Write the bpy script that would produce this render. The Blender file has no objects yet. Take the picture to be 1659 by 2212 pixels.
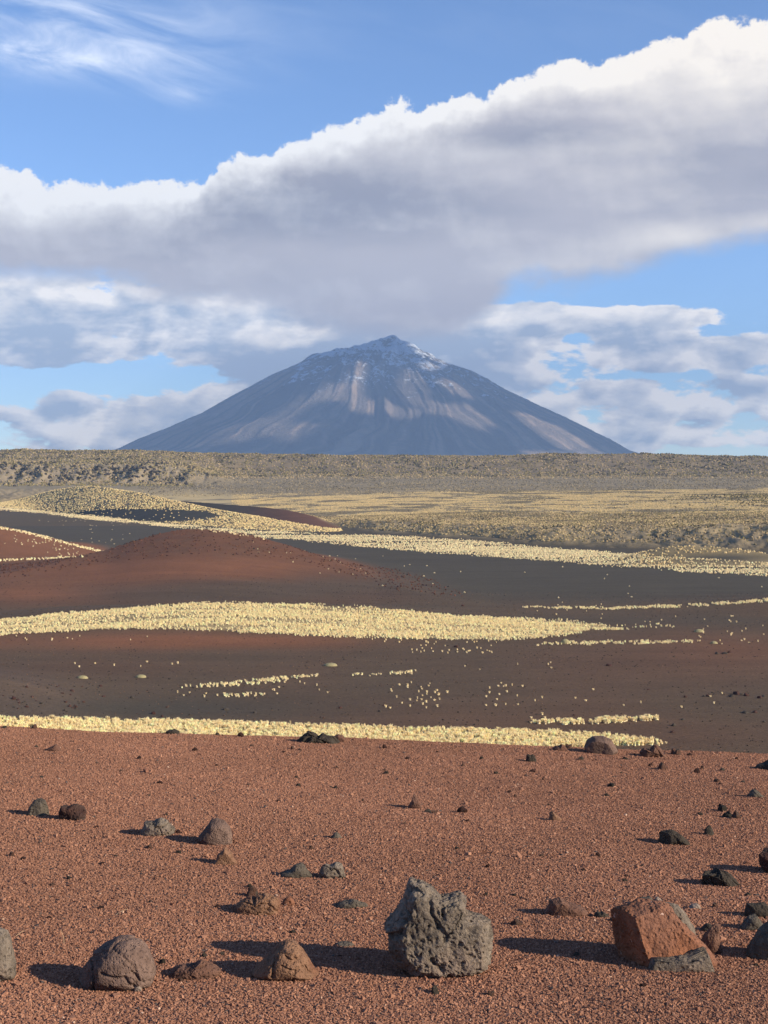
import bpy, math, random
import numpy as np
from mathutils import Vector

scene = bpy.context.scene
col = scene.collection

# ----------------------------------------------------------------- camera
HOR = 1011.0          # eye level (photo rows, 1659 px wide reading)
CU = 829.5
F = 3071.5
cam_d = bpy.data.cameras.new("camera")
cam = bpy.data.objects.new("camera", cam_d)
col.objects.link(cam)
cam.location = (0, 0, 0)
cam.rotation_euler = (math.radians(90), 0, 0)
cam_d.sensor_fit = 'VERTICAL'
cam_d.sensor_height = 36.0
cam_d.lens = 50.0
cam_d.shift_y = -44.0 / 1024.0
cam_d.clip_start = 0.05
cam_d.clip_end = 80000
scene.camera = cam

# ----------------------------------------------------------------- render
scene.view_settings.view_transform = 'Standard'
scene.view_settings.look = 'None'
scene.view_settings.exposure = 0.7
scene.view_settings.gamma = 1.0
scene.render.engine = 'CYCLES'
scene.cycles.max_bounces = 6
scene.cycles.diffuse_bounces = 5
scene.cycles.glossy_bounces = 1
scene.cycles.volume_bounces = 0
scene.cycles.transparent_max_bounces = 6

# ----------------------------------------------------------------- sun
SUN_EL = math.radians(22.5)
SUN_AZ = math.radians(-24)      # towards +x, a little behind the camera
sd = Vector((math.cos(SUN_AZ) * math.cos(SUN_EL), math.sin(SUN_AZ) * math.cos(SUN_EL), math.sin(SUN_EL)))
sun_d = bpy.data.lights.new("sun", 'SUN')
sun_d.energy = 5.0
sun_d.angle = math.radians(0.5)
sun_d.color = (1.0, 0.88, 0.69)
sun = bpy.data.objects.new("sun", sun_d)
sun.rotation_euler = (-sd).to_track_quat('-Z', 'Y').to_euler()
sun.location = (30, -10, 20)
col.objects.link(sun)

# ----------------------------------------------------------------- node helpers
class G:
    def __init__(s, nt):
        s.nt = nt
    def n(s, t, **kw):
        nd = s.nt.nodes.new(t)
        for k, v in kw.items():
            setattr(nd, k, v)
        return nd
    def put(s, inp, v):
        if isinstance(v, bpy.types.NodeSocket):
            s.nt.links.new(v, inp)
        elif v is not None:
            inp.default_value = v
    def m(s, op, a, b=None, c=None, clamp=False):
        nd = s.n('ShaderNodeMath', operation=op, use_clamp=clamp)
        s.put(nd.inputs[0], a)
        s.put(nd.inputs[1], b)
        s.put(nd.inputs[2], c)
        return nd.outputs[0]
    def add(s, a, b): return s.m('ADD', a, b)
    def sub(s, a, b): return s.m('SUBTRACT', a, b)
    def mul(s, a, b): return s.m('MULTIPLY', a, b)
    def ss(s, x, lo, hi):
        nd = s.n('ShaderNodeMapRange', interpolation_type='SMOOTHSTEP')
        s.put(nd.inputs['Value'], x)
        s.put(nd.inputs['From Min'], lo); s.put(nd.inputs['From Max'], hi)
        nd.inputs['To Min'].default_value = 0; nd.inputs['To Max'].default_value = 1
        return nd.outputs[0]
    def lin(s, x, lo, hi, a=0.0, b=1.0):
        nd = s.n('ShaderNodeMapRange')
        nd.clamp = True
        s.put(nd.inputs['Value'], x)
        s.put(nd.inputs['From Min'], lo); s.put(nd.inputs['From Max'], hi)
        s.put(nd.inputs['To Min'], a); s.put(nd.inputs['To Max'], b)
        return nd.outputs[0]
    def noise(s, vec, scale=1.0, detail=2.0, rough=0.5, dist=0.0, lac=2.0):
        nd = s.n('ShaderNodeTexNoise')
        if vec is not None: s.put(nd.inputs['Vector'], vec)
        nd.inputs['Scale'].default_value = scale
        nd.inputs['Detail'].default_value = detail
        nd.inputs['Roughness'].default_value = rough
        nd.inputs['Distortion'].default_value = dist
        nd.inputs['Lacunarity'].default_value = lac
        return nd.outputs['Fac']
    def voro(s, vec, scale=1.0, feature='F1', rand=1.0, out='Distance', smooth=None):
        nd = s.n('ShaderNodeTexVoronoi', feature=feature)
        if vec is not None: s.put(nd.inputs['Vector'], vec)
        nd.inputs['Scale'].default_value = scale
        nd.inputs['Randomness'].default_value = rand
        if smooth is not None: nd.inputs['Smoothness'].default_value = smooth
        return nd.outputs[out]
    def xyz(s, x, y, z=0.0):
        nd = s.n('ShaderNodeCombineXYZ')
        s.put(nd.inputs[0], x); s.put(nd.inputs[1], y); s.put(nd.inputs[2], z)
        return nd.outputs[0]
    def vscale(s, v, sc):
        nd = s.n('ShaderNodeVectorMath', operation='MULTIPLY')
        s.put(nd.inputs[0], v); nd.inputs[1].default_value = sc
        return nd.outputs[0]
    def vadd(s, v, w):
        nd = s.n('ShaderNodeVectorMath', operation='ADD')
        s.put(nd.inputs[0], v); s.put(nd.inputs[1], w)
        return nd.outputs[0]
    def mix(s, f, a, b, blend='MIX'):
        nd = s.n('ShaderNodeMix', data_type='RGBA', blend_type=blend)
        s.put(nd.inputs['Factor'], f)
        s.put(nd.inputs[6], a if isinstance(a, bpy.types.NodeSocket) else (*a, 1.0) if len(a) == 3 else a)
        s.put(nd.inputs[7], b if isinstance(b, bpy.types.NodeSocket) else (*b, 1.0) if len(b) == 3 else b)
        return nd.outputs[2]
    def gray(s, f):
        nd = s.n('ShaderNodeCombineColor')
        for i in range(3): s.put(nd.inputs[i], f)
        return nd.outputs[0]
    def curve(s, x, pts):
        nd = s.n('ShaderNodeFloatCurve')
        s.put(nd.inputs['Value'], x)
        c = nd.mapping.curves[0]
        nd.mapping.use_clip = False
        c.points[0].location = pts[0]; c.points[1].location = pts[-1]
        for p in pts[1:-1]:
            c.points.new(*p)
        for p in c.points: p.handle_type = 'AUTO_CLAMPED'
        nd.mapping.update()
        return nd.outputs[0]

# ----------------------------------------------------------------- world: sky with clouds
def build_world():
    w = bpy.data.worlds.new("World"); scene.world = w; w.use_nodes = True
    nt = w.node_tree; nt.nodes.clear(); g = G(nt)
    sky = g.n('ShaderNodeTexSky', sky_type='NISHITA')
    sky.sun_disc = False
    sky.sun_elevation = SUN_EL
    # blender: rotation 0 puts the sun at +y, positive turns it towards +x
    sky.sun_rotation = math.radians(90) - SUN_AZ
    sky.altitude = 2500; sky.air_density = 1.0; sky.dust_density = 0.4; sky.ozone_density = 1.6
    tc = g.n('ShaderNodeTexCoord')
    sep = g.n('ShaderNodeSeparateXYZ'); nt.links.new(tc.outputs['Generated'], sep.inputs[0])
    x, y, z = sep.outputs
    az = g.m('ARCTAN2', x, y)
    hyp = g.m('SQRT', g.add(g.mul(x, x), g.mul(y, y)))
    el = g.m('DIVIDE', z, g.m('MAXIMUM', hyp, 0.02))
    X = g.mul(az, F / 1000.0)          # thousand photo px from the centre line
    Y = g.mul(el, F / 1000.0)          # thousand photo px above eye level
    P = g.xyz(X, Y, 0.0)
    def blob(cx, cy, rx, ry, amp=1.0):
        a = g.m('DIVIDE', g.sub(X, (cx - CU) / 1000), rx / 1000)
        b = g.m('DIVIDE', g.sub(Y, (HOR - cy) / 1000), ry / 1000)
        e = g.m('EXPONENT', g.mul(g.add(g.mul(a, a), g.mul(b, b)), -1.0))
        return g.mul(e, amp)
    def addall(l):
        r = l[0]
        for q in l[1:]: r = g.add(r, q)
        return r
    def prof(pts, vec_x):
        t = g.lin(vec_x, -1.1, 1.1)
        return g.curve(t, [(((u - CU) / 1000 + 1.1) / 2.2, (HOR - v) / 1000) for u, v in pts])
    # ---- cloud bank: a density field looked up again and again towards the sun gives its light
    ttop = [(-270, 425), (-100, 398), (0, 385), (60, 383), (120, 402), (190, 390), (250, 380), (330, 378), (430, 380), (470, 356), (520, 334),
            (585, 328), (610, 303), (700, 275), (760, 250), (820, 212), (870, 197), (910, 206), (1000, 198), (1060, 184), (1110, 155),
            (1180, 132), (1240, 124), (1275, 138), (1330, 130), (1400, 100), (1470, 75), (1540, 48), (1600, 48), (1700, 65), (1929, 90)]
    bbot = [(-270, 600), (0, 612), (300, 622), (450, 648), (560, 662), (640, 684), (700, 702), (780, 722), (920, 726), (1000, 714), (1050, 684), (1085, 646), (1120, 614),
            (1200, 602), (1300, 604), (1390, 590), (1460, 566), (1540, 545), (1600, 520), (1680, 516), (1780, 560), (1929, 560)]
    def split(v):
        q = g.n('ShaderNodeSeparateXYZ'); g.put(q.inputs[0], v); return q.outputs
    def dens(v, det=10):
        q = split(v)
        t_ = g.sub(prof(ttop, q[0]), q[1]); b_ = g.sub(q[1], prof(bbot, q[0]))
        n_ = g.noise(v, 5.5, det, .60, .25)
        n2_ = g.noise(v, 16.0, max(det - 3, 2), .62)
        bil = g.add(g.mul(g.sub(n_, .5), .15), g.mul(g.m('ABSOLUTE', g.sub(n2_, .5)), -.10))
        return g.m('MINIMUM', g.add(g.add(t_, bil), -.008), g.add(g.mul(b_, .8), .045))
    fine = g.noise(g.vscale(P, (4, 9, 1)), 1.0, 8, .6, .2)
    big = g.noise(g.vscale(P, (2.0, 5.0, 1)), 1.0, 6, .55, .3)
    D0 = dens(P)
    a_top = g.ss(D0, 0.0, 0.013)
    sepP = split(P)
    nb = g.sub(sepP[1], prof(bbot, sepP[0]))
    a_main = g.mul(a_top, g.ss(g.add(g.add(nb, g.mul(g.sub(fine, .5), .12)), g.mul(g.sub(g.noise(P, 9.0, 7, .6, .2), .5), .07)), -.035, .040))
    a_main = g.mul(a_main, g.sub(1.0, g.ss(g.m('ABSOLUTE', X), 1.4, 2.3)))
    tau = None
    for (k, wgt) in ((.014, .8), (.034, 1.0), (.066, 1.3), (.115, 1.6)):
        dk = dens(g.vadd(P, (k * .62, k * .80, 0)), 8 if k < .05 else 5)
        q = g.mul(g.m('MINIMUM', g.m('MAXIMUM', dk, 0.0), .09), wgt * 11.0)
        tau = q if tau is None else g.add(tau, q)
    lit = g.m('EXPONENT', g.mul(tau, -.95))
    lit = g.mul(lit, 1.15)
    r1 = g.sub(g.noise(P, 7.5, 9, .60, .2), g.noise(g.vadd(P, (.016, .022, 0)), 7.5, 9, .60, .2))
    r2 = g.sub(g.noise(g.vscale(P, (1, 1.7, 1)), 3.2, 6, .55, .2), g.noise(g.vscale(g.vadd(P, (.04, .05, 0)), (1, 1.7, 1)), 3.2, 6, .55, .2))
    rim = g.lin(g.m('EXPONENT', g.mul(tau, -.35)), .0, .8, .22, 1.0)
    lit = g.add(lit, g.mul(g.add(g.mul(r1, 1.5), g.mul(r2, 1.3)), rim))
    lit = g.add(lit, g.mul(g.sub(g.noise(g.vscale(P, (1.3, 7.5, 1)), 1.6, 6, .55, .3), .5), .55))
    soft = addall([blob(1520, 180, 270, 100, .80), blob(1180, 200, 120, 40, .30), blob(860, 260, 110, 40, .35), blob(1250, 330, 220, 26, .22), blob(1420, 522, 150, 34, .62), blob(1180, 575, 150, 26, .35), blob(1640, 500, 60, 20, .5),
                   blob(60, 460, 220, 60, .52), blob(330, 430, 130, 40, .30), blob(760, 330, 130, 40, .22), blob(1330, 380, 220, 22, .2), blob(980, 330, 150, 20, .18),
                   blob(1040, 500, 90, 26, .12), blob(600, 335, 110, 34, .45)])
    soft = g.mul(soft, g.lin(big, .3, .7, .35, 1.45))
    lit = g.add(lit, soft)
    lit = g.add(lit, g.mul(g.sub(fine, .5), .34))
    lit = g.m('MINIMUM', g.m('MAXIMUM', lit, 0.0), 1.0)
    dark = g.mix(g.ss(g.add(big, addall([blob(640, 440, 330, 80, .45), blob(1150, 300, 200, 40, .3), blob(820, 640, 200, 90, -.12)])), .38, .95), (.41, .40, .445), (.25, .26, .325))
    warm = g.mix(g.ss(X, -.2, .7), (.78, .785, .80), (.84, .79, .73))
    c_main = g.mix(lit, dark, warm)
    c_main = g.mix(1.0, c_main, (.84, .83, .81), 'MULTIPLY')
    # ---- lower rows of broken cumulus
    bias = addall([blob(230, 818, 190, 30, -.30), blob(20, 870, 90, 40, -.16), blob(0, 945, 90, 40, -.14), blob(1060, 950, 60, 30, .1),
                   blob(1330, 628, 330, 34, -.50), blob(1640, 590, 180, 55, -.40), blob(1580, 985, 150, 18, -.20),
                   blob(1140, 690, 95, 46, .34), blob(1390, 692, 140, 34, .30), blob(660, 735, 40, 26, -.14), blob(560, 845, 120, 30, .14),
                   blob(1500, 765, 420, 26, .22), blob(1450, 860, 420, 50, .11), blob(1300, 935, 300, 30, .15), blob(1500, 815, 300, 10, -.10), blob(1560, 720, 90, 14, -.16), blob(1240, 730, 26, 16, -.14), blob(90, 690, 260, 90, .30), blob(560, 640, 180, 60, .25),
                   blob(560, 750, 160, 50, .25), blob(200, 905, 280, 50, .18), blob(850, 770, 210, 90, .50), blob(1010, 770, 60, 50, .1)])
    def dlow(off, det=10):
        v = g.vscale(g.vadd(P, off) if off else P, (1.0, 2.35, 1))
        return g.noise(v, 6.2, det, .60, .12)
    n1 = dlow(None)
    cov = g.add(n1, bias)
    upper = g.sub(1.0, g.ss(Y, .385, .43))
    a_low = g.mul(g.mul(g.ss(cov, .465, .545), upper), .95)
    tl = None
    for k, wgt in ((.006, .8), (.014, 1.0), (.027, 1.2)):
        q = g.mul(g.m('MAXIMUM', g.sub(g.add(dlow((k * .55, k * .85, 0), 7), g.mul(bias, .35)), .47), 0.0), wgt * 4.6)
        tl = q if tl is None else g.add(tl, q)
    litl = g.add(g.m('EXPONENT', g.mul(tl, -1.15)), .05)
    litl = g.add(litl, g.mul(g.sub(n1, dlow((.012, .02, 0), 8)), 2.2))
    litl = g.add(litl, g.mul(g.sub(fine, .5), .45))
    litl = g.add(litl, addall([blob(140, 745, 190, 50, -.35), blob(640, 800, 150, 50, -.35), blob(1180, 690, 110, 34, .5), blob(200, 700, 160, 24, .25), blob(590, 735, 70, 18, .3),
                               blob(1390, 680, 150, 24, .4), blob(560, 640, 140, 22, .5), blob(90, 632, 160, 24, .42), blob(15, 690, 40, 30, .45), blob(590, 730, 100, 22, .45),
                               blob(860, 770, 190, 60, -.45), blob(620, 760, 60, 24, -.25), blob(480, 800, 90, 30, -.25), blob(1100, 680, 60, 26, .3), blob(1150, 712, 34, 14, -.6), blob(1420, 765, 280, 20, .25), blob(300, 850, 170, 20, .3), blob(230, 930, 160, 22, .25),
                               blob(1380, 880, 180, 22, .3), blob(1460, 930, 150, 16, .25)]))
    litl = g.m('MINIMUM', g.m('MAXIMUM', litl, 0.0), 1.0)
    c_low = g.mix(litl, (.29, .335, .41), (.80, .745, .68))
    # high wisps
    ang = g.n('ShaderNodeVectorRotate', rotation_type='Z_AXIS'); g.put(ang.inputs['Vector'], P); ang.inputs['Angle'].default_value = .22
    cv = g.vscale(ang.outputs[0], (2.6, 11, 1))
    cir = g.noise(cv, 1.0, 9, .62, .9)
    wmask = addall([blob(60, 70, 380, 80, .95), blob(230, 150, 230, 36, .85), blob(400, 208, 85, 26, .75), blob(90, 140, 160, 22, .2)])
    a_cir = g.mul(g.m('MULTIPLY', g.ss(cir, .30, .85), wmask, clamp=True), .95)
    a_cir = g.add(a_cir, g.mul(g.mul(g.ss(cir, .35, .8), blob(1100, 60, 500, 60, 1)), .05))
    # below eye level nothing but the far haze of the ground
    skyc = g.n('ShaderNodeVectorMath', operation='MULTIPLY'); g.put(skyc.inputs[0], sky.outputs[0]); skyc.inputs[1].default_value = (.084, .099, .121)
    c = g.mix(a_cir, skyc.outputs[0], (.70, .74, .82))
    c = g.mix(a_low, c, c_low)
    c = g.mix(a_main, c, c_main)
    c = g.mix(g.ss(Y, -.02, -.3), c, (.12, .085, .07))
    # the builder's exposure: Background strength 0.1 on physical units
    c10 = g.n('ShaderNodeVectorMath', operation='MULTIPLY'); g.put(c10.inputs[0], c); c10.inputs[1].default_value = (10, 10, 10)
    bg = g.n('ShaderNodeBackground'); g.put(bg.inputs[0], c10.outputs[0]); bg.inputs[1].default_value = 0.1
    out = g.n('ShaderNodeOutputWorld'); nt.links.new(bg.outputs[0], out.inputs[0])
    w.cycles.sampling_method = 'MANUAL'; w.cycles.sample_map_resolution = 512
build_world()

# ----------------------------------------------------------------- numpy noise
rng = np.random.default_rng(7)
_perm = np.arange(256); np.random.default_rng(3).shuffle(_perm); _perm = np.concatenate([_perm, _perm, _perm])
_g3 = np.random.default_rng(4).normal(size=(256, 3)); _g3 /= np.linalg.norm(_g3, axis=1)[:, None]
def perlin(x, y, z):
    xi = np.floor(x).astype(np.int64); yi = np.floor(y).astype(np.int64); zi = np.floor(z).astype(np.int64)
    xf = x - xi; yf = y - yi; zf = z - zi
    xi &= 255; yi &= 255; zi &= 255
    f = lambda t: t * t * t * (t * (t * 6 - 15) + 10)
    u, v, w = f(xf), f(yf), f(zf)
    def gr(dx, dy, dz):
        h = _perm[_perm[_perm[(xi + dx) & 255] + ((yi + dy) & 255)] + ((zi + dz) & 255)]
        q = _g3[h]
        return q[..., 0] * (xf - dx) + q[..., 1] * (yf - dy) + q[..., 2] * (zf - dz)
    l = lambda a, b, t: a + (b - a) * t
    return l(l(l(gr(0,0,0), gr(1,0,0), u), l(gr(0,1,0), gr(1,1,0), u), v),
             l(l(gr(0,0,1), gr(1,0,1), u), l(gr(0,1,1), gr(1,1,1), u), v), w) * 1.6
def fbm(x, y, z=0.0, oct=4, gain=.5, ridged=False):
    x = np.asarray(x, float); y = np.asarray(y, float); z = np.zeros_like(x) + z
    s = np.zeros_like(x); a = 1.0; t = 0
    for i in range(oct):
        n = perlin(x * 2**i + 17.3 * i, y * 2**i + 5.1 * i, z * 2**i + 9.7 * i)
        if ridged: n = 1 - 2 * np.abs(n)
        s += a * n; t += a; a *= gain
    return s / t
def sstep(x, a, b):
    t = np.clip((x - a) / (b - a), 0, 1)
    return t * t * (3 - 2 * t)
def smax(a, b, k):
    h = np.clip(.5 + .5 * (a - b) / k, 0, 1)
    return b * (1 - h) + a * h + k * h * (1 - h)
def pl(pts, sm=0):
    a = np.array(pts, float)
    if not sm: return lambda u: np.interp(u, a[:, 0], a[:, 1])
    gx = np.arange(-1300, 3000, 4.0); gy = np.interp(gx, a[:, 0], a[:, 1])
    k = np.exp(-.5 * (np.arange(-60, 61) * 4.0 / sm) ** 2); k /= k.sum()
    gy = np.convolve(np.pad(gy, 60, mode='edge'), k, mode='valid')
    return lambda u: np.interp(u, gx, gy)

# ----------------------------------------------------------------- terrain height
P0 = -37.0
De = pl([(-900, 1540), (200, 1500), (400, 1300), (560, 1050), (700, 880), (800, 816), (1000, 735), (1150, 678), (1400, 650), (1659, 615), (2500, 560)], 40)
Te = pl([(-900, -32), (400, -33), (800, -32.5), (1000, -31), (1400, -28), (1659, -26), (2500, -24)], 60)
RIM = pl([(-900, 960), (0, 975), (50, 971), (150, 974), (270, 973), (400, 978), (600, 983), (900, 985), (1100, 985), (1190, 980), (1300, 983),
          (1400, 981), (1500, 985), (1659, 987), (2500, 985)])
HC = pl([(-400, 1285), (-150, 1262), (0, 1241), (80, 1226), (160, 1207), (240, 1186), (290, 1169), (330, 1159), (365, 1150), (400, 1145), (440, 1143), (480, 1145), (540, 1156),
         (600, 1171), (680, 1198), (760, 1230), (820, 1256), (880, 1275), (940, 1293), (1000, 1306), (1040, 1312), (1100, 1330), (1400, 1400)], 15)
HD = pl([(-500, 1125), (-200, 1122), (-60, 1130), (0, 1138), (60, 1150), (120, 1165), (180, 1180), (230, 1192), (330, 1215), (500, 1260), (900, 1400)], 14)
HF = pl([(-500, 1120), (-200, 1105), (0, 1088), (60, 1074), (110, 1059), (160, 1052), (200, 1050), (240, 1056), (300, 1065), (360, 1078), (420, 1092), (500, 1107), (600, 1124), (700, 1140),
         (760, 1149), (830, 1165), (1200, 1230)], 14)
DFd = pl([(-500, 1450), (0, 1400), (100, 1330), (200, 1230), (300, 1110), (400, 1010), (500, 940), (700, 840), (780, 822), (1200, 780)], 50)
_eu = np.array([-500, 0, 100, 200, 300, 400, 500, 560, 700, 780, 1200]); _ev = np.array([1092, 1097, 1104, 1116, 1125, 1134, 1142, 1146, 1151, 1154, 1180])
DEd = pl(list(zip(_eu, 37 * F / (_ev - HOR))), 50)
DCd = pl([(-400, 400), (0, 430), (240, 490), (440, 520), (640, 510), (760, 460), (880, 405), (1000, 375), (1400, 365)], 60)
HR = pl([(200, 1100), (300, 1078), (400, 1083), (480, 1090), (560, 1095), (620, 1101), (680, 1115), (730, 1133), (780, 1150), (1000, 1200)], 12)   # reddish flank behind
HB = pl([(-500, 1365), (0, 1336), (150, 1322), (300, 1309), (450, 1301), (600, 1303), (800, 1311), (1000, 1328), (1200, 1339), (1450, 1352), (1700, 1365)], 22)
HA = pl([(-500, 1410), (-200, 1440), (0, 1463), (70, 1478), (140, 1497), (220, 1512), (320, 1524), (450, 1540), (700, 1570)], 40)
HT = pl([(700, 1360), (1100, 1313), (1300, 1312), (1450, 1306), (1560, 1301), (1659, 1293), (1900, 1270), (2500, 1250)], 22)
HM = pl([(1250, 1230), (1350, 1207), (1400, 1190), (1450, 1181), (1530, 1181), (1600, 1187), (1659, 1197), (1900, 1240)], 16)
def hz(v, D): return -(v - HOR) / F * D
MESA_E = 11.6
def ground_z(az, d):
    """height of the land at azimuth az (radians from +y) and horizontal distance d"""
    x = np.sin(az) * d; y = np.cos(az) * d
    front = np.cos(az) > .3
    az_c = np.clip(az, -.6, .6)
    u = CU + F * np.tan(az_c)
    # planar distance used for the photo relation is y, keep D in terms of y
    yy = np.where(front, y, d)
    inv = 1.0
    # ---- mesa in front
    mz = -1.575 - .088 * (yy - 4.3) - .034 * np.clip(x, -8, 8) * sstep(yy, 2, 11.6)
    mz = np.where(front, mz, -1.575 - .02 * np.abs(d))
    mz += .010 * fbm(x * 1.1, y * 1.1, 3.1, 3) + .034 * fbm(x * .33, y * .33, 1.1, 3) + .004 * fbm(x * 6, y * 6, 2.2, 2)
    eb = MESA_E + .35 * fbm(x * .35, 0 * x, 8.8, 3)
    over = np.clip(yy - eb, 0, None)
    mz = mz - .15 * over - .35 * np.clip(over - 2, 0, None) - .12 * np.clip(over - 8, 0, None)
    mz = np.where(front, mz, np.where(d > 30, -2.2 - .5 * (d - 30), mz))
    # ---- plain
    pz = P0 + .35 * fbm(x / 60, y / 60, 4.4, 4) + .9 * fbm(x / 220, y / 220, 7.7, 2) * sstep(yy, 250, 500)
    dd = np.where(front, yy, d)
    def ridge(v, D, wf, wb, p=1.5, base=P0):
        z1 = hz(v(u), D)
        t = (dd - D)
        s = np.where(t < 0, np.clip(1 + t / wf, 0, 1), np.clip(1 - t / wb, 0, 1))
        s = np.power(s, p) * (1.0)
        s = np.where(s > 0, s, 0)
        hgt = .4 * np.logaddexp(0, (z1 - base) / .4); hgt = np.where(z1 - base < -3, 0, hgt)
        return hgt * s
    rB = ridge(HB, 345, 55, 40, 1.0)
    rA = ridge(HA, 223, 60, 50, 1.3)
    rC = ridge(HC, DCd(u), DCd(u) - 350, 130, 1.1)
    rD = ridge(HD, 600, 90, 120, 1.2)
    rT = ridge(HT, 380, 30, 40, 1.2)
    rF = ridge(HF, DFd(u), np.maximum(DFd(u) - DEd(u) + 12, 15), 160, 1.0)
    rR = ridge(HR, DFd(u) + 60, 90, 160, 1.2)
    rM = ridge(HM, 560, 45, 50, 1.2)
    ground_z.stack = [rB, rA, rC, rD, rT, rF, rR, rM]
    hills = np.maximum.reduce([rB, rA, rC, rD, rT, rF, rR, rM])
    which = np.argmax(np.stack([rB, rA, rC, rD, rT, rF, rR, rM]), axis=0)
    which = np.where(hills > .5, which + 1, 0)
    hn = fbm(x / 14, y / 14, 1.7, 4)
    hills = hills + np.where(hills > .3, hn * np.clip(hills * .04, 0, .5), 0)
    z = pz + hills
    # ---- escarpment and the plateau behind
    de, te = De(u), Te(u)
    wob = 11 * fbm(x / 30, y / 30, 2.2, 4) + 5 * fbm(x / 9, y / 9, 4.2, 3, ridged=True)
    e = sstep(dd, de + wob - 10, de + wob + 44)
    midz = te + 1.2 * fbm(x / 90, y / 90, 5.5, 5) + (dd - de) * .0065 + 1.6 * fbm(x / 130, y / 200, 1.5, 4)
    sc = np.where(dd > 1480, 1, 0)
    zr = hz(RIM(u), 2050.0)
    leftness = 1 - sstep(u, 330, 560)
    # scree and cliff
    foot = -24.0
    z_sc = foot + (hz(1026, 1900) - foot) * np.power(np.clip((dd - 1500) / 400, 0, 1), 1.4)
    z_sc = np.where(dd > 1900, hz(1026, 1900) + (zr - hz(1026, 1900)) * sstep(dd, 1900, 2060), z_sc)
    cz0 = foot + 6 * np.clip((dd - 1500) / 180, 0, 1)
    cl = sstep(dd + 22 * fbm(x / 60, y / 160, 6.1, 5, ridged=True) + 26 * fbm(x / 22, y / 60, 1.1, 4), 1675, 1745)
    z_cl = cz0 + (hz(1003, 1740) - cz0) * cl
    z_cl = np.where(dd > 1740, z_cl + (zr - hz(1003, 1740)) * sstep(dd, 1740, 2060), z_cl)
    z_up = z_sc * (1 - leftness) + z_cl * leftness
    z_up += leftness * (dd > 1660) * (dd < 1800) * 2.5 * fbm(x / 9, y / 9, 2.7, 4)
    z_up += np.where(dd > 1850, 3.2, .8) * fbm(x / 25, y / 25, 3.3, 4)
    pb = midz * (1 - sstep(dd, 1440, 1560)) + z_up * sstep(dd, 1440, 1560)
    far = 8 + 0 * dd
    pb = np.where(dd > 2060, pb + (0 - pb) * sstep(dd, 2100, 3600), pb)
    z = np.where(e > 0, np.maximum(z * (1 - e) + pb * e, np.where(which > 0, z, -99)), z)
    z = z + np.where(front & (which == 0), 0.7 * e * (1 - sstep(dd, de + 20, de + 90)) * fbm(x / 7, y / 7, 3.9, 4), 0)
    z = np.where(dd > 2300, pb, z)
    # everything that is not ahead stays a plain
    side = sstep(np.abs(az), .75, 1.1)
    zs = P0 + 1.5 * fbm(x / 120, y / 120, 4.4, 3)
    z = z * (1 - side) + zs * side
    z = np.where(mz > z, mz, z)
    which = np.where(mz >= z - 1e-6, -1, which)
    return z, u, which, e

TG = {}
def look(x, y, key='Z'):
    """read the built land sheet (bilinear for heights, nearest for zones)"""
    x, y = np.broadcast_arrays(np.asarray(x, float), np.asarray(y, float))
    az = np.arctan2(x, y); d = np.hypot(x, y)
    fa, r = TG['az'], TG['r']
    ia = np.clip((az - fa[0]) / (fa[1] - fa[0]), 0, len(fa) - 1.001); i0 = ia.astype(int); ta = ia - i0
    j0 = np.clip(np.searchsorted(r, d) - 1, 0, len(r) - 2); tr = np.clip((d - r[j0]) / (r[j0 + 1] - r[j0]), 0, 1)
    M = TG[key]
    if key == 'W': return M[np.where(tr > .5, j0 + 1, j0), np.where(ta > .5, i0 + 1, i0)]
    return (M[j0, i0] * (1 - ta) + M[j0, i0 + 1] * ta) * (1 - tr) + (M[j0 + 1, i0] * (1 - ta) + M[j0 + 1, i0 + 1] * ta) * tr
def gz(x, y): return look(x, y)

# ----------------------------------------------------------------- materials
def new_mat(name):
    m = bpy.data.materials.new(name); m.use_nodes = True
    nt = m.node_tree; nt.nodes.clear()
    g = G(nt)
    out = g.n('ShaderNodeOutputMaterial'); b = g.n('ShaderNodeBsdfPrincipled')
    nt.links.new(b.outputs[0], out.inputs[0])
    b.inputs['Roughness'].default_value = .95
    b.inputs['Specular IOR Level'].default_value = .15
    return m, g, b
def attr(g, name, out='Color'):
    a = g.n('ShaderNodeAttribute', attribute_name=name)
    return a.outputs[out]
def objco(g): return g.n('ShaderNodeTexCoord').outputs['Object']
def bump(g, b, h, strength=.5, dist=.01):
    n = g.n('ShaderNodeBump'); n.inputs['Strength'].default_value = strength; n.inputs['Distance'].default_value = dist
    g.put(n.inputs['Height'], h); g.put(b.inputs['Normal'], n.outputs[0])

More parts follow.
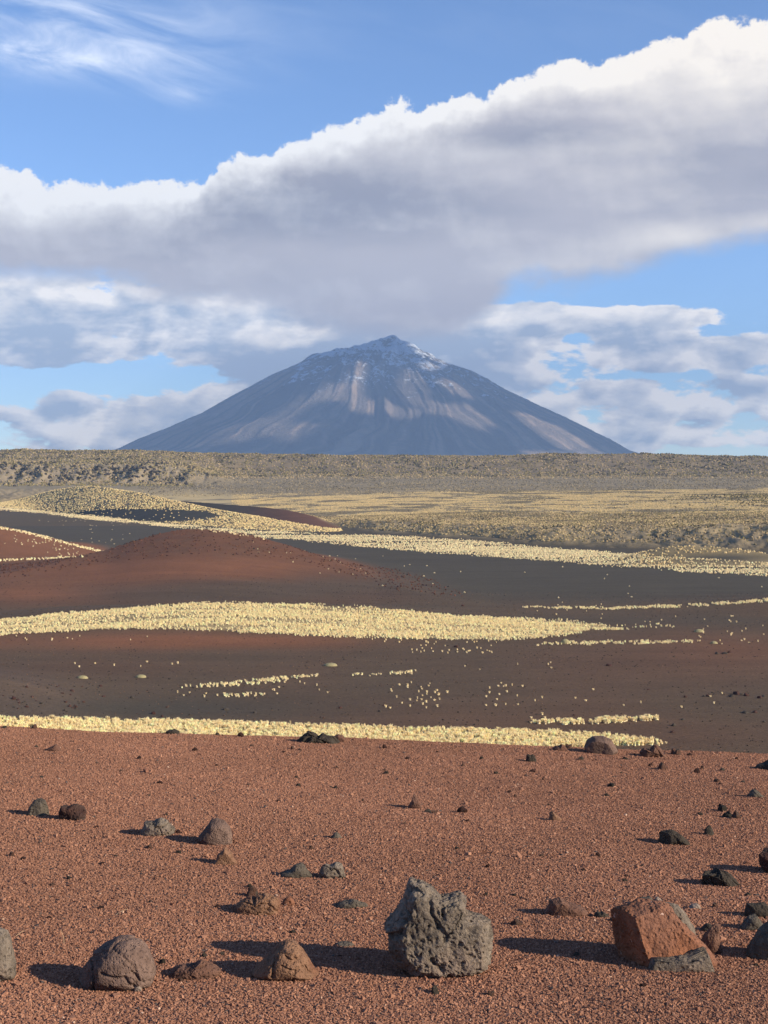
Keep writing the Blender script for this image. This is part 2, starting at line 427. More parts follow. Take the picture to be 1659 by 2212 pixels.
def mat_terrain():
    m, g, b = new_mat("volcanic_land")
    c = attr(g, 'tint'); co = objco(g)
    n1 = g.noise(co, 2.2, 5, .75); n2 = g.noise(g.vscale(co, (.03, .12, .1)), 1, 6, .6, .5)
    f = g.add(g.mul(g.sub(n1, .5), 1.5), g.mul(g.sub(n2, .5), .6))
    k = g.add(1.0, f)
    vm = g.n('ShaderNodeVectorMath', operation='SCALE'); g.put(vm.inputs[0], c); g.put(vm.inputs['Scale'], k)
    g.put(b.inputs['Base Color'], vm.outputs[0])
    bump(g, b, g.add(g.noise(co, 2.5, 8, .75), g.mul(g.noise(co, .12, 4, .6), 2)), .7, .25)
    return m
def mat_scoria():
    m, g, b = new_mat("red_scoria")
    co = objco(g)
    v = g.n('ShaderNodeTexVoronoi'); g.put(v.inputs['Vector'], co); v.inputs['Scale'].default_value = 105
    sp = g.n('ShaderNodeSeparateColor'); g.put(sp.inputs[0], v.outputs['Color'])
    big = g.noise(co, .7, 4, .6)
    mid = g.noise(co, 5, 3, .6)
    c1 = g.mix(sp.outputs[0], (.15, .066, .041), (.34, .168, .103))
    c2 = g.mix(g.ss(big, .35, .7), c1, g.mix(sp.outputs[1], (.17, .075, .05), (.40, .20, .13)))
    c3 = g.mix(g.ss(sp.outputs[2], .93, .97), c2, (.08, .062, .055))
    c4 = g.mix(g.mul(g.ss(mid, .5, .75), .35), c3, (.13, .05, .035))
    g.put(b.inputs['Base Color'], c4)
    hh = g.add(g.sub(1.0, v.outputs['Distance']), g.mul(g.noise(co, 60, 3, .6), .6))
    bump(g, b, hh, 1.0, .009)
    return m
def mat_grain():
    m, g, b = new_mat("scoria_grain")
    co = objco(g)
    c = attr(g, 'tint')
    n = g.noise(co, 300, 2, .6)
    vm = g.n('ShaderNodeVectorMath', operation='SCALE'); g.put(vm.inputs[0], c); g.put(vm.inputs['Scale'], g.lin(n, .2, .8, .75, 1.25))
    g.put(b.inputs['Base Color'], vm.outputs[0])
    return m
def mat_rock(name, ca, cb, cc=None, pit=60., crack=0., spot=0., seed=0., bs=1.0):
    m, g, b = new_mat(name)
    co = g.vadd(objco(g), (seed, seed * 2, seed * 3))
    n1 = g.noise(co, 7, 7, .65, .4); n2 = g.noise(co, 45, 5, .7); n3 = g.noise(co, 2.6, 3, .5)
    ca = tuple(q * .84 for q in ca); cb = tuple(q * .84 for q in cb); cc = tuple(q * .84 for q in cc) if cc else None
    c = g.mix(g.ss(n1, .3, .7), ca, cb)
    if cc is not None: c = g.mix(g.ss(n3, .48, .62), c, cc)
    c = g.mix(g.mul(g.ss(n2, .35, .75), .5), c, tuple(q * .45 for q in ca))
    pits = g.ss(g.voro(co, pit, 'F1'), .0, .5)
    if spot > 0:
        c = g.mix(g.ss(g.noise(co, 38, 2, .5), .70, .74), c, (.62, .42, .33))
    g.put(b.inputs['Base Color'], c)
    h = g.add(g.mul(pits, .5), g.add(g.mul(n2, .9), g.mul(n1, 1.5)))
    h = g.add(h, g.mul(g.noise(co, 160, 4, .7), .35))
    if crack > 0:
        wv = g.n('ShaderNodeVectorMath', operation='MULTIPLY_ADD')
        nn = g.n('ShaderNodeTexNoise'); g.put(nn.inputs['Vector'], co); nn.inputs['Scale'].default_value = 9; nn.inputs['Detail'].default_value = 4
        g.put(wv.inputs[0], nn.outputs['Color']); wv.inputs[1].default_value = (.09, .09, .09); g.put(wv.inputs[2], co)
        e = g.voro(wv.outputs[0], crack, 'DISTANCE_TO_EDGE')
        h = g.add(h, g.mul(g.ss(e, .0, .055), 1.4))
    bump(g, b, h, .9 * bs, .012)
    return m
M_LAND = mat_terrain(); M_SCORIA = mat_scoria(); M_GRAIN = mat_grain()
M_GREY = mat_rock("grey_scoria_rock", (.15, .118, .092), (.41, .325, .25), (.32, .235, .18), pit=55, bs=1.6)
M_PURPLE = mat_rock("purple_brown_bomb", (.16, .100, .078), (.30, .195, .15), (.37, .19, .12), pit=120, crack=0., seed=3)
M_TAN = mat_rock("tan_orange_bomb", (.22, .115, .07), (.36, .20, .12), (.30, .13, .075), pit=110, crack=0., seed=5)
M_ORANGE = mat_rock("orange_red_rock", (.22, .09, .05), (.44, .18, .09), (.32, .15, .095), pit=60, spot=1, bs=1.3, seed=9)
M_BROWN = mat_rock("brown_rock", (.15, .075, .052), (.27, .145, .10), (.17, .13, .10), pit=90, seed=11)
M_BLACK = mat_rock("black_lava", (.038, .031, .025), (.14, .112, .085), (.07, .055, .042), pit=60, seed=13)
M_SLATE = mat_rock("slate_grey_rock", (.070, .057, .045), (.20, .162, .122), (.12, .095, .072), pit=70, seed=17)
M_PALE = mat_rock("pale_stone", (.30, .22, .17), (.42, .33, .26), None, pit=100, seed=19)
M_DARKRED = mat_rock("dark_maroon_rock", (.05, .022, .018), (.12, .055, .04), (.08, .06, .05), pit=70, seed=21)

def mat_tuft():
    m, g, b = new_mat("dry_tussock")
    g.put(b.inputs['Base Color'], attr(g, 'tint'))
    b.inputs['Roughness'].default_value = .8
    t = g.n('ShaderNodeBsdfTranslucent'); g.put(t.inputs[0], attr(g, 'tint'))
    mx = g.n('ShaderNodeMixShader'); mx.inputs[0].default_value = .3
    out = [q for q in m.node_tree.nodes if q.type == 'OUTPUT_MATERIAL'][0]
    m.node_tree.links.new(b.outputs[0], mx.inputs[1]); m.node_tree.links.new(t.outputs[0], mx.inputs[2]); m.node_tree.links.new(mx.outputs[0], out.inputs[0])
    return m
M_TUFT = mat_tuft()

def mat_volcano():
    m, g, b = new_mat("volcano_slope")
    co = objco(g)
    gl = attr(g, 'tint')          # r: gully, g: height fraction, b: streak coordinate noise
    sp = g.n('ShaderNodeSeparateColor'); g.put(sp.inputs[0], gl)
    n = g.noise(co, .004, 8, .6, .5); n2 = g.noise(co, .02, 6, .7)
    c = g.mix(g.ss(sp.outputs[2], .35, .75), (.135, .118, .114), (.38, .285, .21))
    c = g.mix(g.ss(n, .40, .72), c, (.16, .135, .12))
    c = g.mix(g.mul(g.ss(n2, .45, .8), .4), c, (.08, .07, .068))
    c = g.mix(g.mul(g.ss(sp.outputs[1], .70, .85), .75), c, (.075, .07, .07))
    sn = g.add(g.add(g.mul(g.sub(sp.outputs[1], .80), 2.0), g.mul(g.sub(n2, .5), 3.0)), g.mul(g.sub(n, .5), 2.2))
    c = g.mix(g.mul(g.ss(sn, -.14, .14), .9), c, (.62, .66, .72))
    g.put(b.inputs['Base Color'], c)
    bump(g, b, g.add(n2, g.mul(g.noise(co, .06, 5, .7), .5)), .9, 26)
    return m
M_VOLC = mat_volcano()

def mat_shade_cloud():
    m, g, b = new_mat("cloud")  # white matte surface of the added shade-casting deck
    b.inputs['Base Color'].default_value = (.9, .9, .9, 1)
    b.inputs['Roughness'].default_value = 1
    return m

# ----------------------------------------------------------------- mesh helpers
def tag(o, label, cat, group=None, kind=None):
    o['label'] = label
    if cat: o['category'] = cat
    if group: o['group'] = group
    if kind: o['kind'] = kind
    return o
def mesh_np(name, V, faces, mat, tint=None, smooth=True, normals=None):
    """faces: (N,3) or (N,4) int array"""
    me = bpy.data.meshes.new(name)
    V = np.ascontiguousarray(V, dtype=np.float32); faces = np.ascontiguousarray(faces, dtype=np.int32)
    k = faces.shape[1]
    me.vertices.add(len(V)); me.vertices.foreach_set('co', V.ravel())
    me.loops.add(faces.size); me.loops.foreach_set('vertex_index', faces.ravel())
    me.polygons.add(len(faces)); me.polygons.foreach_set('loop_start', np.arange(len(faces), dtype=np.int32) * k)
    me.update(calc_edges=True)
    me.polygons.foreach_set('use_smooth', np.full(len(faces), smooth))
    if tint is not None:
        a = me.attributes.new('tint', 'FLOAT_COLOR', 'POINT')
        t = np.ones((len(V), 4), np.float32); t[:, :3] = tint
        a.data.foreach_set('color', t.ravel())
    me.materials.append(mat)
    if normals is not None:
        me.normals_split_custom_set_from_vertices(normals)
    me.update()
    o = bpy.data.objects.new(name, me); col.objects.link(o)
    return o

# ----------------------------------------------------------------- terrain mesh
def build_terrain():
    fine = np.linspace(-.36, .36, 820)
    m1 = np.linspace(.36, .75, 40)[1:]; m2 = np.linspace(.75, math.pi, 30)[1:]
    az = np.concatenate([-m2[::-1], -m1[::-1], fine, m1, m2[:-1]])
    ls = lambda a, b, n: np.exp(np.linspace(math.log(a), math.log(b), n, endpoint=False))
    r = np.concatenate([ls(.05, 2.5, 10), ls(2.5, 12.6, 260), ls(12.6, 150, 60), ls(150, 420, 300), ls(420, 1400, 330), ls(1400, 2150, 260), ls(2150, 16000, 50), [16000]])
    A, R = np.meshgrid(az, r)
    Z, U, W, E = ground_z(A, R)
    f0 = len(m1) + len(m2); f1 = f0 + len(fine)
    TG.update(az=fine, r=r, Z=Z[:, f0:f1], W=W[:, f0:f1], E=E[:, f0:f1])
    X = np.sin(A) * R; Y = np.cos(A) * R
    nr, na = A.shape
    K = [sstep(q, .2, 2.2) for q in ground_z.stack]
    Vz = np.stack([X, Y, Z], -1)
    # normals of the whole sheet
    i = np.arange(na); du = Vz[:, (i + 1) % na] - Vz[:, (i - 1) % na]
    dv = np.empty_like(Vz); dv[1:-1] = Vz[2:] - Vz[:-2]; dv[0] = Vz[1] - Vz[0]; dv[-1] = Vz[-1] - Vz[-2]
    N = np.cross(du, dv); N /= np.maximum(np.linalg.norm(N, axis=-1, keepdims=True), 1e-9)
    # ---- albedo zones
    v = HOR - F * Z / np.maximum(Y, .5)
    dd = Y
    ash = np.array([.108, .080, .050]); red = np.array([.235, .100, .050]); dred = np.array([.140, .076, .044])
    straw = np.array([.66, .50, .25]); tan = np.array([.46, .355, .19]); scree = np.array([.275, .222, .14]); cliff = np.array([.27, .215, .145])
    dark = np.array([.070, .062, .046])
    T = np.empty(Vz.shape); T[:] = ash
    def lay(c, w):
        nonlocal T
        w = np.clip(w, 0, 1)[..., None]; T = T * (1 - w) + np.asarray(c) * w
    n1 = fbm(X / 30, Y / 90, 1.1, 4); n2 = fbm(X / 8, Y / 25, 2.1, 4); n3 = fbm(X / 4, Y / 4, 6.1, 3)
    # plain near: red tints
    g_ = lambda cu, cv, su, sv: np.exp(-((U - cu) / su) ** 2 - ((v - cv) / sv) ** 2)
    pl_ = (dd > 150) & (dd < 420)
    lay(dred, pl_ * (.35 + .5 * n1))
    lay(red, pl_ * (1.1 * g_(150, 1385, 420, 22) + .95 * g_(520, 1385, 260, 14)) * (.75 + .5 * n1))
    lay(dred, pl_ * (.9 * g_(1500, 1430, 420, 60) + .7 * g_(1000, 1560, 420, 55) + .6 * g_(200, 1440, 300, 20) + .6 * g_(1500, 1590, 300, 40)))
    lay(red, pl_ * (.45 * g_(1600, 1400, 180, 30)))
    lay(dark, pl_ * (.75 * g_(300, 1530, 420, 28) + .5 * g_(1400, 1340, 400, 14)))
    for tp, bt, yy0, yy1 in (([(-400, 1350), (0, 1338), (150, 1323), (300, 1310), (450, 1302), (600, 1304), (800, 1312), (1000, 1329), (1200, 1342), (1330, 1352)], [(-400, 1378), (0, 1372), (150, 1362), (300, 1358), (500, 1364), (700, 1374), (900, 1380), (1100, 1382), (1200, 1372), (1330, 1354)], 280, 370),
                             ([(-400, 1550), (1200, 1582), (1450, 1607)], [(-400, 1680), (1000, 1650), (1180, 1618), (1450, 1609)], 160, 225)):
        a_, b2_ = pl(tp)(U), pl(bt)(U)
        lay([.50, .38, .19], (dd > yy0) * (dd < yy1) * sstep(v, a_, a_ + 4) * (1 - sstep(v, b2_ - 6, b2_)) * (U < 1440) * .75)
    # mound at the left
    lay([.13, .088, .066], K[1] * .45)
    # dark basins
    lay([.080, .068, .049], sstep(dd, 360, 420) * (dd < 900) * .85)
    # red hills
    hC = K[2] * (W != 1); hD = (W == 4) * K[3]
    lay(red * .70, hC * (.85 + .4 * n2))
    lay([.105, .072, .048], hC * sstep(v + 22 * n1 - .035 * np.abs(U - 350) + .05 * np.clip(U - 420, 0, 400), 1220, 1262))
    lay(red * .95, hC * 1.0 * (g_(420, 1226, 300, 24) + g_(60, 1285, 150, 40) + .6 * g_(260, 1250, 120, 20)))
    lay(ash, hC * sstep(U, 820, 960) * .8)
    lay(red * .95, hD * .95)
    lay(dred, hD * sstep(v, 1195, 1215) * .7)
    lay([.085, .068, .050], (W == 7) * .95)
    lay([.15, .070, .045], (W == 7) * sstep(U, 480, 640) * .9)
    lay([.36, .27, .14], (W == 6) * .85)
    lay(dark * 1.05, (W == 6) * g_(310, 1112, 200, 16) * 1.7 * (v > 1090))
    lay(dark * 1.05, (W == 6) * g_(620, 1155, 240, 6) * .9)
    lay(straw * .6, (W == 8) * .6)
    lay(dark, (W == 8) * g_(1560, 1205, 120, 9))
    # plateau
    pe = E * (dd > 560)
    slope = 1 - N[..., 2]
    lay(tan, pe)
    st = fbm(X / 70, Y / 34 + X / 120, 3.3, 5) * .6 + .5 * fbm(X / 25, Y / 40, 1.3, 4)
    lay(straw * .85, pe * sstep(st, -.12, .12) * (dd < 1500))
    lay(scree * .8, pe * sstep(-st, .04, .22) * (dd < 1500) * .9)
    lay([.36, .27, .155], pe * (dd < 1000) * sstep(v, 1108, 1124) * (U > 600) * .9)
    lay(scree * .75, pe * (dd < 1000) * sstep(v, 1112, 1120) * (n2 + .5 * n3 > .15) * .7)
    lay(cliff * .95, pe * sstep(v, 1150, 1162) * sstep(U, 1250, 1450) * (dd < 800))
    lay(scree, pe * sstep(dd + 120 * fbm(X / 150, Y / 150, 3.9, 3), 1400, 1560) * .95)
    lay([.215, .165, .105], pe * sstep(dd + 60 * n1, 1860, 1930) * .85)
    lay(cliff, pe * sstep(slope, .03, .12) * (1 - sstep(U, 330, 560)) * (dd > 1500) * .9)
    lay([.10, .085, .075], pe * (dd > 1500) * sstep(n3 + .6 * n2, .25, .6) * .6)
    # mesa flank beyond the scoria
    lay([.21, .09, .062], (W == -1) * 1.0)
    T = np.clip(T * np.where((W == -1)[..., None], 1, .90), .01, .9)
    # ---- split into named pieces by face
    idx = (np.arange(nr)[:, None] * na + np.arange(na)[None, :])
    a = idx[:-1, :]; b_ = np.roll(a, -1, axis=1); c_ = np.roll(idx[1:, :], -1, axis=1); d_ = idx[1:, :]
    Q = np.stack([a, d_, c_, b_], -1)[:, :, ::-1].reshape(-1, 4)
    Wc = W[:-1].reshape(-1); Rc = R[:-1].reshape(-1); Ec = E[:-1].reshape(-1); Uc = U[:-1].reshape(-1)
    zone = np.zeros(len(Q), int)
    zone[(Ec > .5) & (Wc <= 0)] = 20
    zone[(Rc > 2300)] = 20
    for k in (3, 4, 6, 7, 2, 8): zone[(Wc == k)] = k
    zone[Wc == -1] = 1
    names = {0: ('plain', 'dark ash and cinder plain spreading below the red foreground', 'plain'),
             1: ('ground', 'flat red scoria gravel ground strewn with volcanic rocks in the foreground', 'ground'),
             20: ('plateau', 'tan grass and scrub plateau with an eroded rim below the volcano', 'plateau'),
             3: ('hill', 'broad brick red cinder hill rising from the dark plain', 'hill'),
             4: ('hill', 'red cinder slope with a pale grass fringe at the left edge of the photo', 'hill'),
             6: ('hill', 'low grassy hill with a dark bare patch beneath the left cliff', 'hill'),
             7: ('hill', 'dark reddish cinder flank just behind the grassy hill', 'hill'),
             2: ('hill', 'low brown rubbly mound behind the near grass band at the left edge', 'hill'),
             8: ('hill', 'small grass speckled mound below the pinkish cliff at the right edge', 'hill')}
    Vf = Vz.reshape(-1, 3); Tf = T.reshape(-1, 3); Nf = N.reshape(-1, 3)
    for zk, (nm, lb, ct) in names.items():
        f = Q[zone == zk]
        if not len(f): continue
        uq, inv = np.unique(f, return_inverse=True)
        o = mesh_np(nm, Vf[uq], inv.reshape(f.shape), M_SCORIA if zk == 1 else M_LAND, Tf[uq], True, Nf[uq])
        tag(o, lb, ct, kind='structure')
    return
build_terrain()

def hit(us, vs, dmin=3.0, dmax=2200.0, n=1400):
    """where the photo rays meet the land: world x, y, z"""
    us = np.atleast_1d(np.asarray(us, float)); vs = np.atleast_1d(np.asarray(vs, float))
    tx = (us - CU) / F; tz = -(vs - HOR) / F
    Y = np.exp(np.linspace(math.log(dmin), math.log(dmax), n))
    X = tx[:, None] * Y[None, :]
    YY = np.broadcast_to(Y, X.shape)
    Z = gz(X, YY)
    below = tz[:, None] * Y[None, :] <= Z
    i = np.argmax(below, axis=1); ok = below.any(axis=1)
    y1 = Y[i]; y0 = Y[np.maximum(i - 1, 0)]
    k = np.arange(len(us))
    d1 = tz * y1 - Z[k, i]; d0 = tz * y0 - Z[k, np.maximum(i - 1, 0)]
    t = np.where(np.abs(d0 - d1) > 1e-9, d0 / np.where(np.abs(d0 - d1) > 1e-9, d0 - d1, 1), 0)
    y = y0 + (y1 - y0) * np.clip(t, 0, 1)
    x = tx * y
    return x, y, gz(x, y), ok

# ----------------------------------------------------------------- volcano
def build_volcano():
    D = 12000.0; ux, vx = 850.0, 730.0
    k = D / F
    ax = (ux - CU) * k
    L = pl([(0, 729), (12, 731), (25, 736), (39, 738), (55, 747), (70, 753), (107, 764), (140, 768), (165, 773), (194, 789), (230, 803), (267, 818), (340, 858), (412, 899), (485, 931),
            (540, 953), (580, 973), (640, 992), (700, 1008), (900, 1040)])
    Rr = pl([(0, 729), (12, 733), (24, 741), (45, 750), (61, 760), (80, 771), (97, 783), (130, 795), (170, 807), (205, 827), (242, 850), (315, 887), (388, 920), (461, 956), (504, 981),
             (560, 999), (640, 1012), (900, 1040)])
    nth, nr = 900, 360
    th = np.linspace(-math.pi, math.pi, nth, endpoint=False)
    rr = np.concatenate([[0.5], np.linspace(4, 240, 170), np.linspace(242, 820, nr - 171)])
    TH, RR = np.meshgrid(th, rr)
    w = .5 + .5 * np.cos(TH)          # 1 = right (+x), 0 = left
    w = sstep(w, .1, .9)
    rw = RR
    V = L(rw) * (1 - w) + Rr(rw) * w
    H = (HOR - V) * k
    # gullies running down the slope: ridged noise of the angle, wandering with radius
    cx, cy = np.cos(TH), np.sin(TH)
    wand = .20 * fbm(cx * 2.2, cy * 2.2, RR / 260, 3)
    t2 = TH + wand
    gx, gy = np.cos(t2), np.sin(t2)
    g1 = fbm(gx * 5, gy * 5, RR / 900, 3, ridged=True)
    g2 = fbm(gx * 17, gy * 17, RR / 700, 3, ridged=True)
    g3 = fbm(gx * 48, gy * 48, RR / 400, 2, ridged=True)
    g4 = np.clip(.5 + fbm(cx * 3 + 4, cy * 3, RR / 240, 4), 0, 1.2)
    X0 = RR * k * cx; Y0 = RR * k * cy
    amp = sstep(RR, 6, 120) * (1 - sstep(RR, 480, 800)) * k
    front = 1 - .6 * np.abs(np.cos(TH))       # keep the silhouette near the drawn one
    g0 = fbm(X0 / 420, Y0 / 420, .7, 5, ridged=True)
    H += front * amp * (17 * (g1 - .25) * (.5 + g4) + 5.5 * (g2 - .2) * (.3 + 1.2 * g4) + 7 * (g0 - .2)) + amp * 1.3 * (g3 - .2)
    X = ax + RR * k * np.cos(TH); Y = D + RR * k * np.sin(TH)
    # rugged summit
    sm = (1 - sstep(RR, 60, 190))
    H += sm * k * (11 * fbm(X / 190, Y / 190, .3, 4, ridged=True) - 5 + 2.5 * fbm(X / 60, Y / 60, 1.3, 3))
    H += 7 * k * np.exp(-(RR / 15) ** 2) + 4 * k * np.exp(-((X - ax - 24 * k) / (9 * k)) ** 2 - ((Y - D) / (16 * k)) ** 2)
    H[0] = H[1].mean()
    # a knob on the left shoulder
    H += k * 7 * np.exp(-((X - (ax - 178 * k)) / (16 * k)) ** 2 - ((Y - D) / (60 * k)) ** 2)
    H += k * 6 * np.exp(-((X - (ax - 120 * k)) / (12 * k)) ** 2 - ((Y - D) / (50 * k)) ** 2)
    sb = fbm(gx * 9, gy * 9, RR / 600 + 5, 4)
    sb2 = fbm(gx * 30, gy * 30, RR / 900 + 8, 3)
    streak = np.clip(.42 + .55 * sb + .5 * sb2 + .25 * (g2 - .2), 0, 1)
    T = np.stack([np.clip(.5 + g1 * .5, 0, 1), np.clip(H / (1098.), 0, 1), streak], -1)
    idx = np.arange(len(rr))[:, None] * nth + np.arange(nth)[None, :]
    a = idx[:-1]; b_ = np.roll(a, -1, 1); c_ = np.roll(idx[1:], -1, 1); d_ = idx[1:]
    Q = np.stack([a, d_, c_, b_], -1).reshape(-1, 4)
    o = mesh_np('mountain', np.stack([X, Y, H], -1).reshape(-1, 3), Q, M_VOLC, T.reshape(-1, 3))
    tag(o, 'conical grey brown volcano with thin snow streaks on its rocky summit', 'mountain', kind='structure')
    return ax, D, k
VX, VD, VK = build_volcano()

# ----------------------------------------------------------------- out-of-frame cloud deck added to shade the volcano, gaps cut for sunlit patches
def build_shade_cloud():
    Hc = 4200.0
    # sunlit patches on the volcano, in photo px: (u, v, ru, rv, rot)
    P = [(770, 835, 26, 42, -.25), (865, 872, 64, 13, .06), (915, 830, 20, 36, -.5), (985, 880, 80, 13, .42), (1045, 885, 40, 14, .5),
         (1240, 935, 95, 15, .48), (1230, 975, 70, 8, .1), (600, 905, 95, 12, -.55), (500, 945, 85, 17, -.4), (700, 850, 30, 14, -.5), (1010, 826, 38, 10, .4), (620, 945, 50, 9, -.5),
         (920, 765, 40, 14, .5), (740, 768, 40, 8, -.3)]
    # plane through the facing slope: world point for photo (u,v) on the near face of the cone
    t = Hc
    n = 190
    xs = np.linspace(3600, 13200, n + 1); ys = np.linspace(4200, 13600, n + 1)
    Xg, Yg = np.meshgrid(.5 * (xs[1:] + xs[:-1]), .5 * (ys[1:] + ys[:-1]))
    # follow the light down to the cone
    wob = fbm(Xg / 700, Yg / 700, .2, 4)
    lit = np.full(Xg.shape, -1.0)
    for Hk in (Hc - 18, Hc + 20, Hc + 60):
      done = np.zeros_like(Xg, bool); res = np.zeros(Xg.shape + (3,))
      for s in np.linspace(6500, 11500, 260):
        qx = Xg - sd.x * s; qy = Yg - sd.y * s; qz = Hk - sd.z * s
        r = np.hypot(qx - VX, qy - VD) / VK
        hh = np.interp(r, [0, 50, 110, 205, 300, 400, 500, 600, 900], [283, 256, 225, 212, 170, 120, 65, 20, -30]) * VK
        m = (~done) & (qz <= hh)
        res[m] = np.stack([qx, qy, np.full_like(qx, qz)], -1)[m]; done |= m
      U = CU + F * res[..., 0] / np.maximum(res[..., 1], 1); V = HOR - F * res[..., 2] / np.maximum(res[..., 1], 1)
      near = res[..., 1] < VD + 200
      if Hk < Hc: solid = done & (V < 1040)
      for (u, v, ru, rv, ro) in P:
        du, dv = U - u, V - v
        a = du * math.cos(ro) + dv * math.sin(ro); b = -du * math.sin(ro) + dv * math.cos(ro)
        lit = np.maximum(lit, np.where(near & done, 1 - (a / ru) ** 2 - (b / rv) ** 2, -1))
    solid &= ~(lit + .9 * wob > -.28)
    # also let ragged small holes through
    solid &= fbm(Xg / 420, Yg / 420, 3.2, 3) < .52
    ext = (np.hypot((Xg - 7700) / 4300, (Yg - 9300) / 4300) + .2 * wob) < 1
    solid &= ext
    # closed blocks with rounded, uneven top and belly
    th = 40 + 40 * np.clip(fbm(Xg / 900, Yg / 900, 7., 4) + .4, 0, 1)
    ii, jj = np.nonzero(solid)
    vid = {}
    Vv = []; Fq = []
    thc = np.pad(th, 1, mode='edge'); thc = .25 * (thc[:-1, :-1] + thc[1:, :-1] + thc[:-1, 1:] + thc[1:, 1:])
    def vert(i, j, s):
        k = (i, j, s)
        if k not in vid:
            vid[k] = len(Vv)
            Vv.append((xs[j], ys[i], Hc + (thc[i, j] if s else -.3 * thc[i, j])))
        return vid[k]
    S = np.pad(solid, 1)
    for i, j in zip(ii.tolist(), jj.tolist()):
        a, b, c, d = (i, j), (i, j + 1), (i + 1, j + 1), (i + 1, j)
        Fq.append([vert(*a, 1), vert(*b, 1), vert(*c, 1), vert(*d, 1)])
        Fq.append([vert(*d, 0), vert(*c, 0), vert(*b, 0), vert(*a, 0)])
        if not S[i, j + 1]: Fq.append([vert(*b, 1), vert(*a, 1), vert(*a, 0), vert(*b, 0)])
        if not S[i + 2, j + 1]: Fq.append([vert(*d, 1), vert(*c, 1), vert(*c, 0), vert(*d, 0)])
        if not S[i + 1, j]: Fq.append([vert(*a, 1), vert(*d, 1), vert(*d, 0), vert(*a, 0)])
        if not S[i + 1, j + 2]: Fq.append([vert(*c, 1), vert(*b, 1), vert(*b, 0), vert(*c, 0)])
    o = mesh_np('shade_clouds', np.array(Vv), np.array(Fq), mat_shade_cloud())  # unseen deck, added only for its shadow on the volcano
    tag(o, 'unseen cloud deck added out of frame to throw broken shade on the volcano', 'cloud', kind='structure')
build_shade_cloud()

# ----------------------------------------------------------------- rocks
def ico(sub):
    import bmesh
    bm = bmesh.new(); bmesh.ops.create_icosphere(bm, subdivisions=sub, radius=1.0)
    V = np.array([v.co[:] for v in bm.verts]); Fc = np.array([[v.index for v in f.verts] for f in bm.faces]); bm.free()
    return V, Fc
ICO = {s: ico(s) for s in (3, 4, 5, 6, 7)}

def shape_outline(kind, w, h, rs):
    """closed outline in (x,z), metres, z from 0 at the ground"""
    j = lambda a: a * (1 + .12 * rs.uniform(-1, 1))
    if kind == 'dome':
        p = [(-.5, .0), (-.5, .25), (-.44, .55), (-.30, .82), (-.08, .98), (.10, 1.0), (.28, .88), (.42, .62), (.5, .3), (.5, 0)]
    elif kind == 'cone':
        p = [(-.5, 0), (-.42, .25), (-.27, .55), (-.13, .88), (0, 1.0), (.12, .93), (.25, .65), (.38, .35), (.5, .05), (.5, 0)]
    elif kind == 'block':
        p = [(-.5, 0), (-.5, .45), (-.44, .88), (-.2, .92), (0, .85), (.18, 1.0), (.38, .85), (.46, .5), (.5, .1), (.5, 0)]
    elif kind == 'wedge':
        p = [(-.5, 0), (-.40, .35), (-.2, .62), (.02, .9), (.2, 1.0), (.33, .8), (.43, .4), (.5, .1), (.5, 0)]
    elif kind == 'wedger':
        p = [(-.5, 0), (-.46, .5), (-.36, .9), (-.18, 1.0), (.05, .75), (.25, .5), (.42, .25), (.5, .05), (.5, 0)]
    else:  # flat
        p = [(-.5, .0), (-.42, .45), (-.25, .8), (-.05, .7), (.1, 1.0), (.3, .7), (.45, .35), (.5, 0)]
    top = [(j(x) * w, j(z) * h) for x, z in p]
    return top
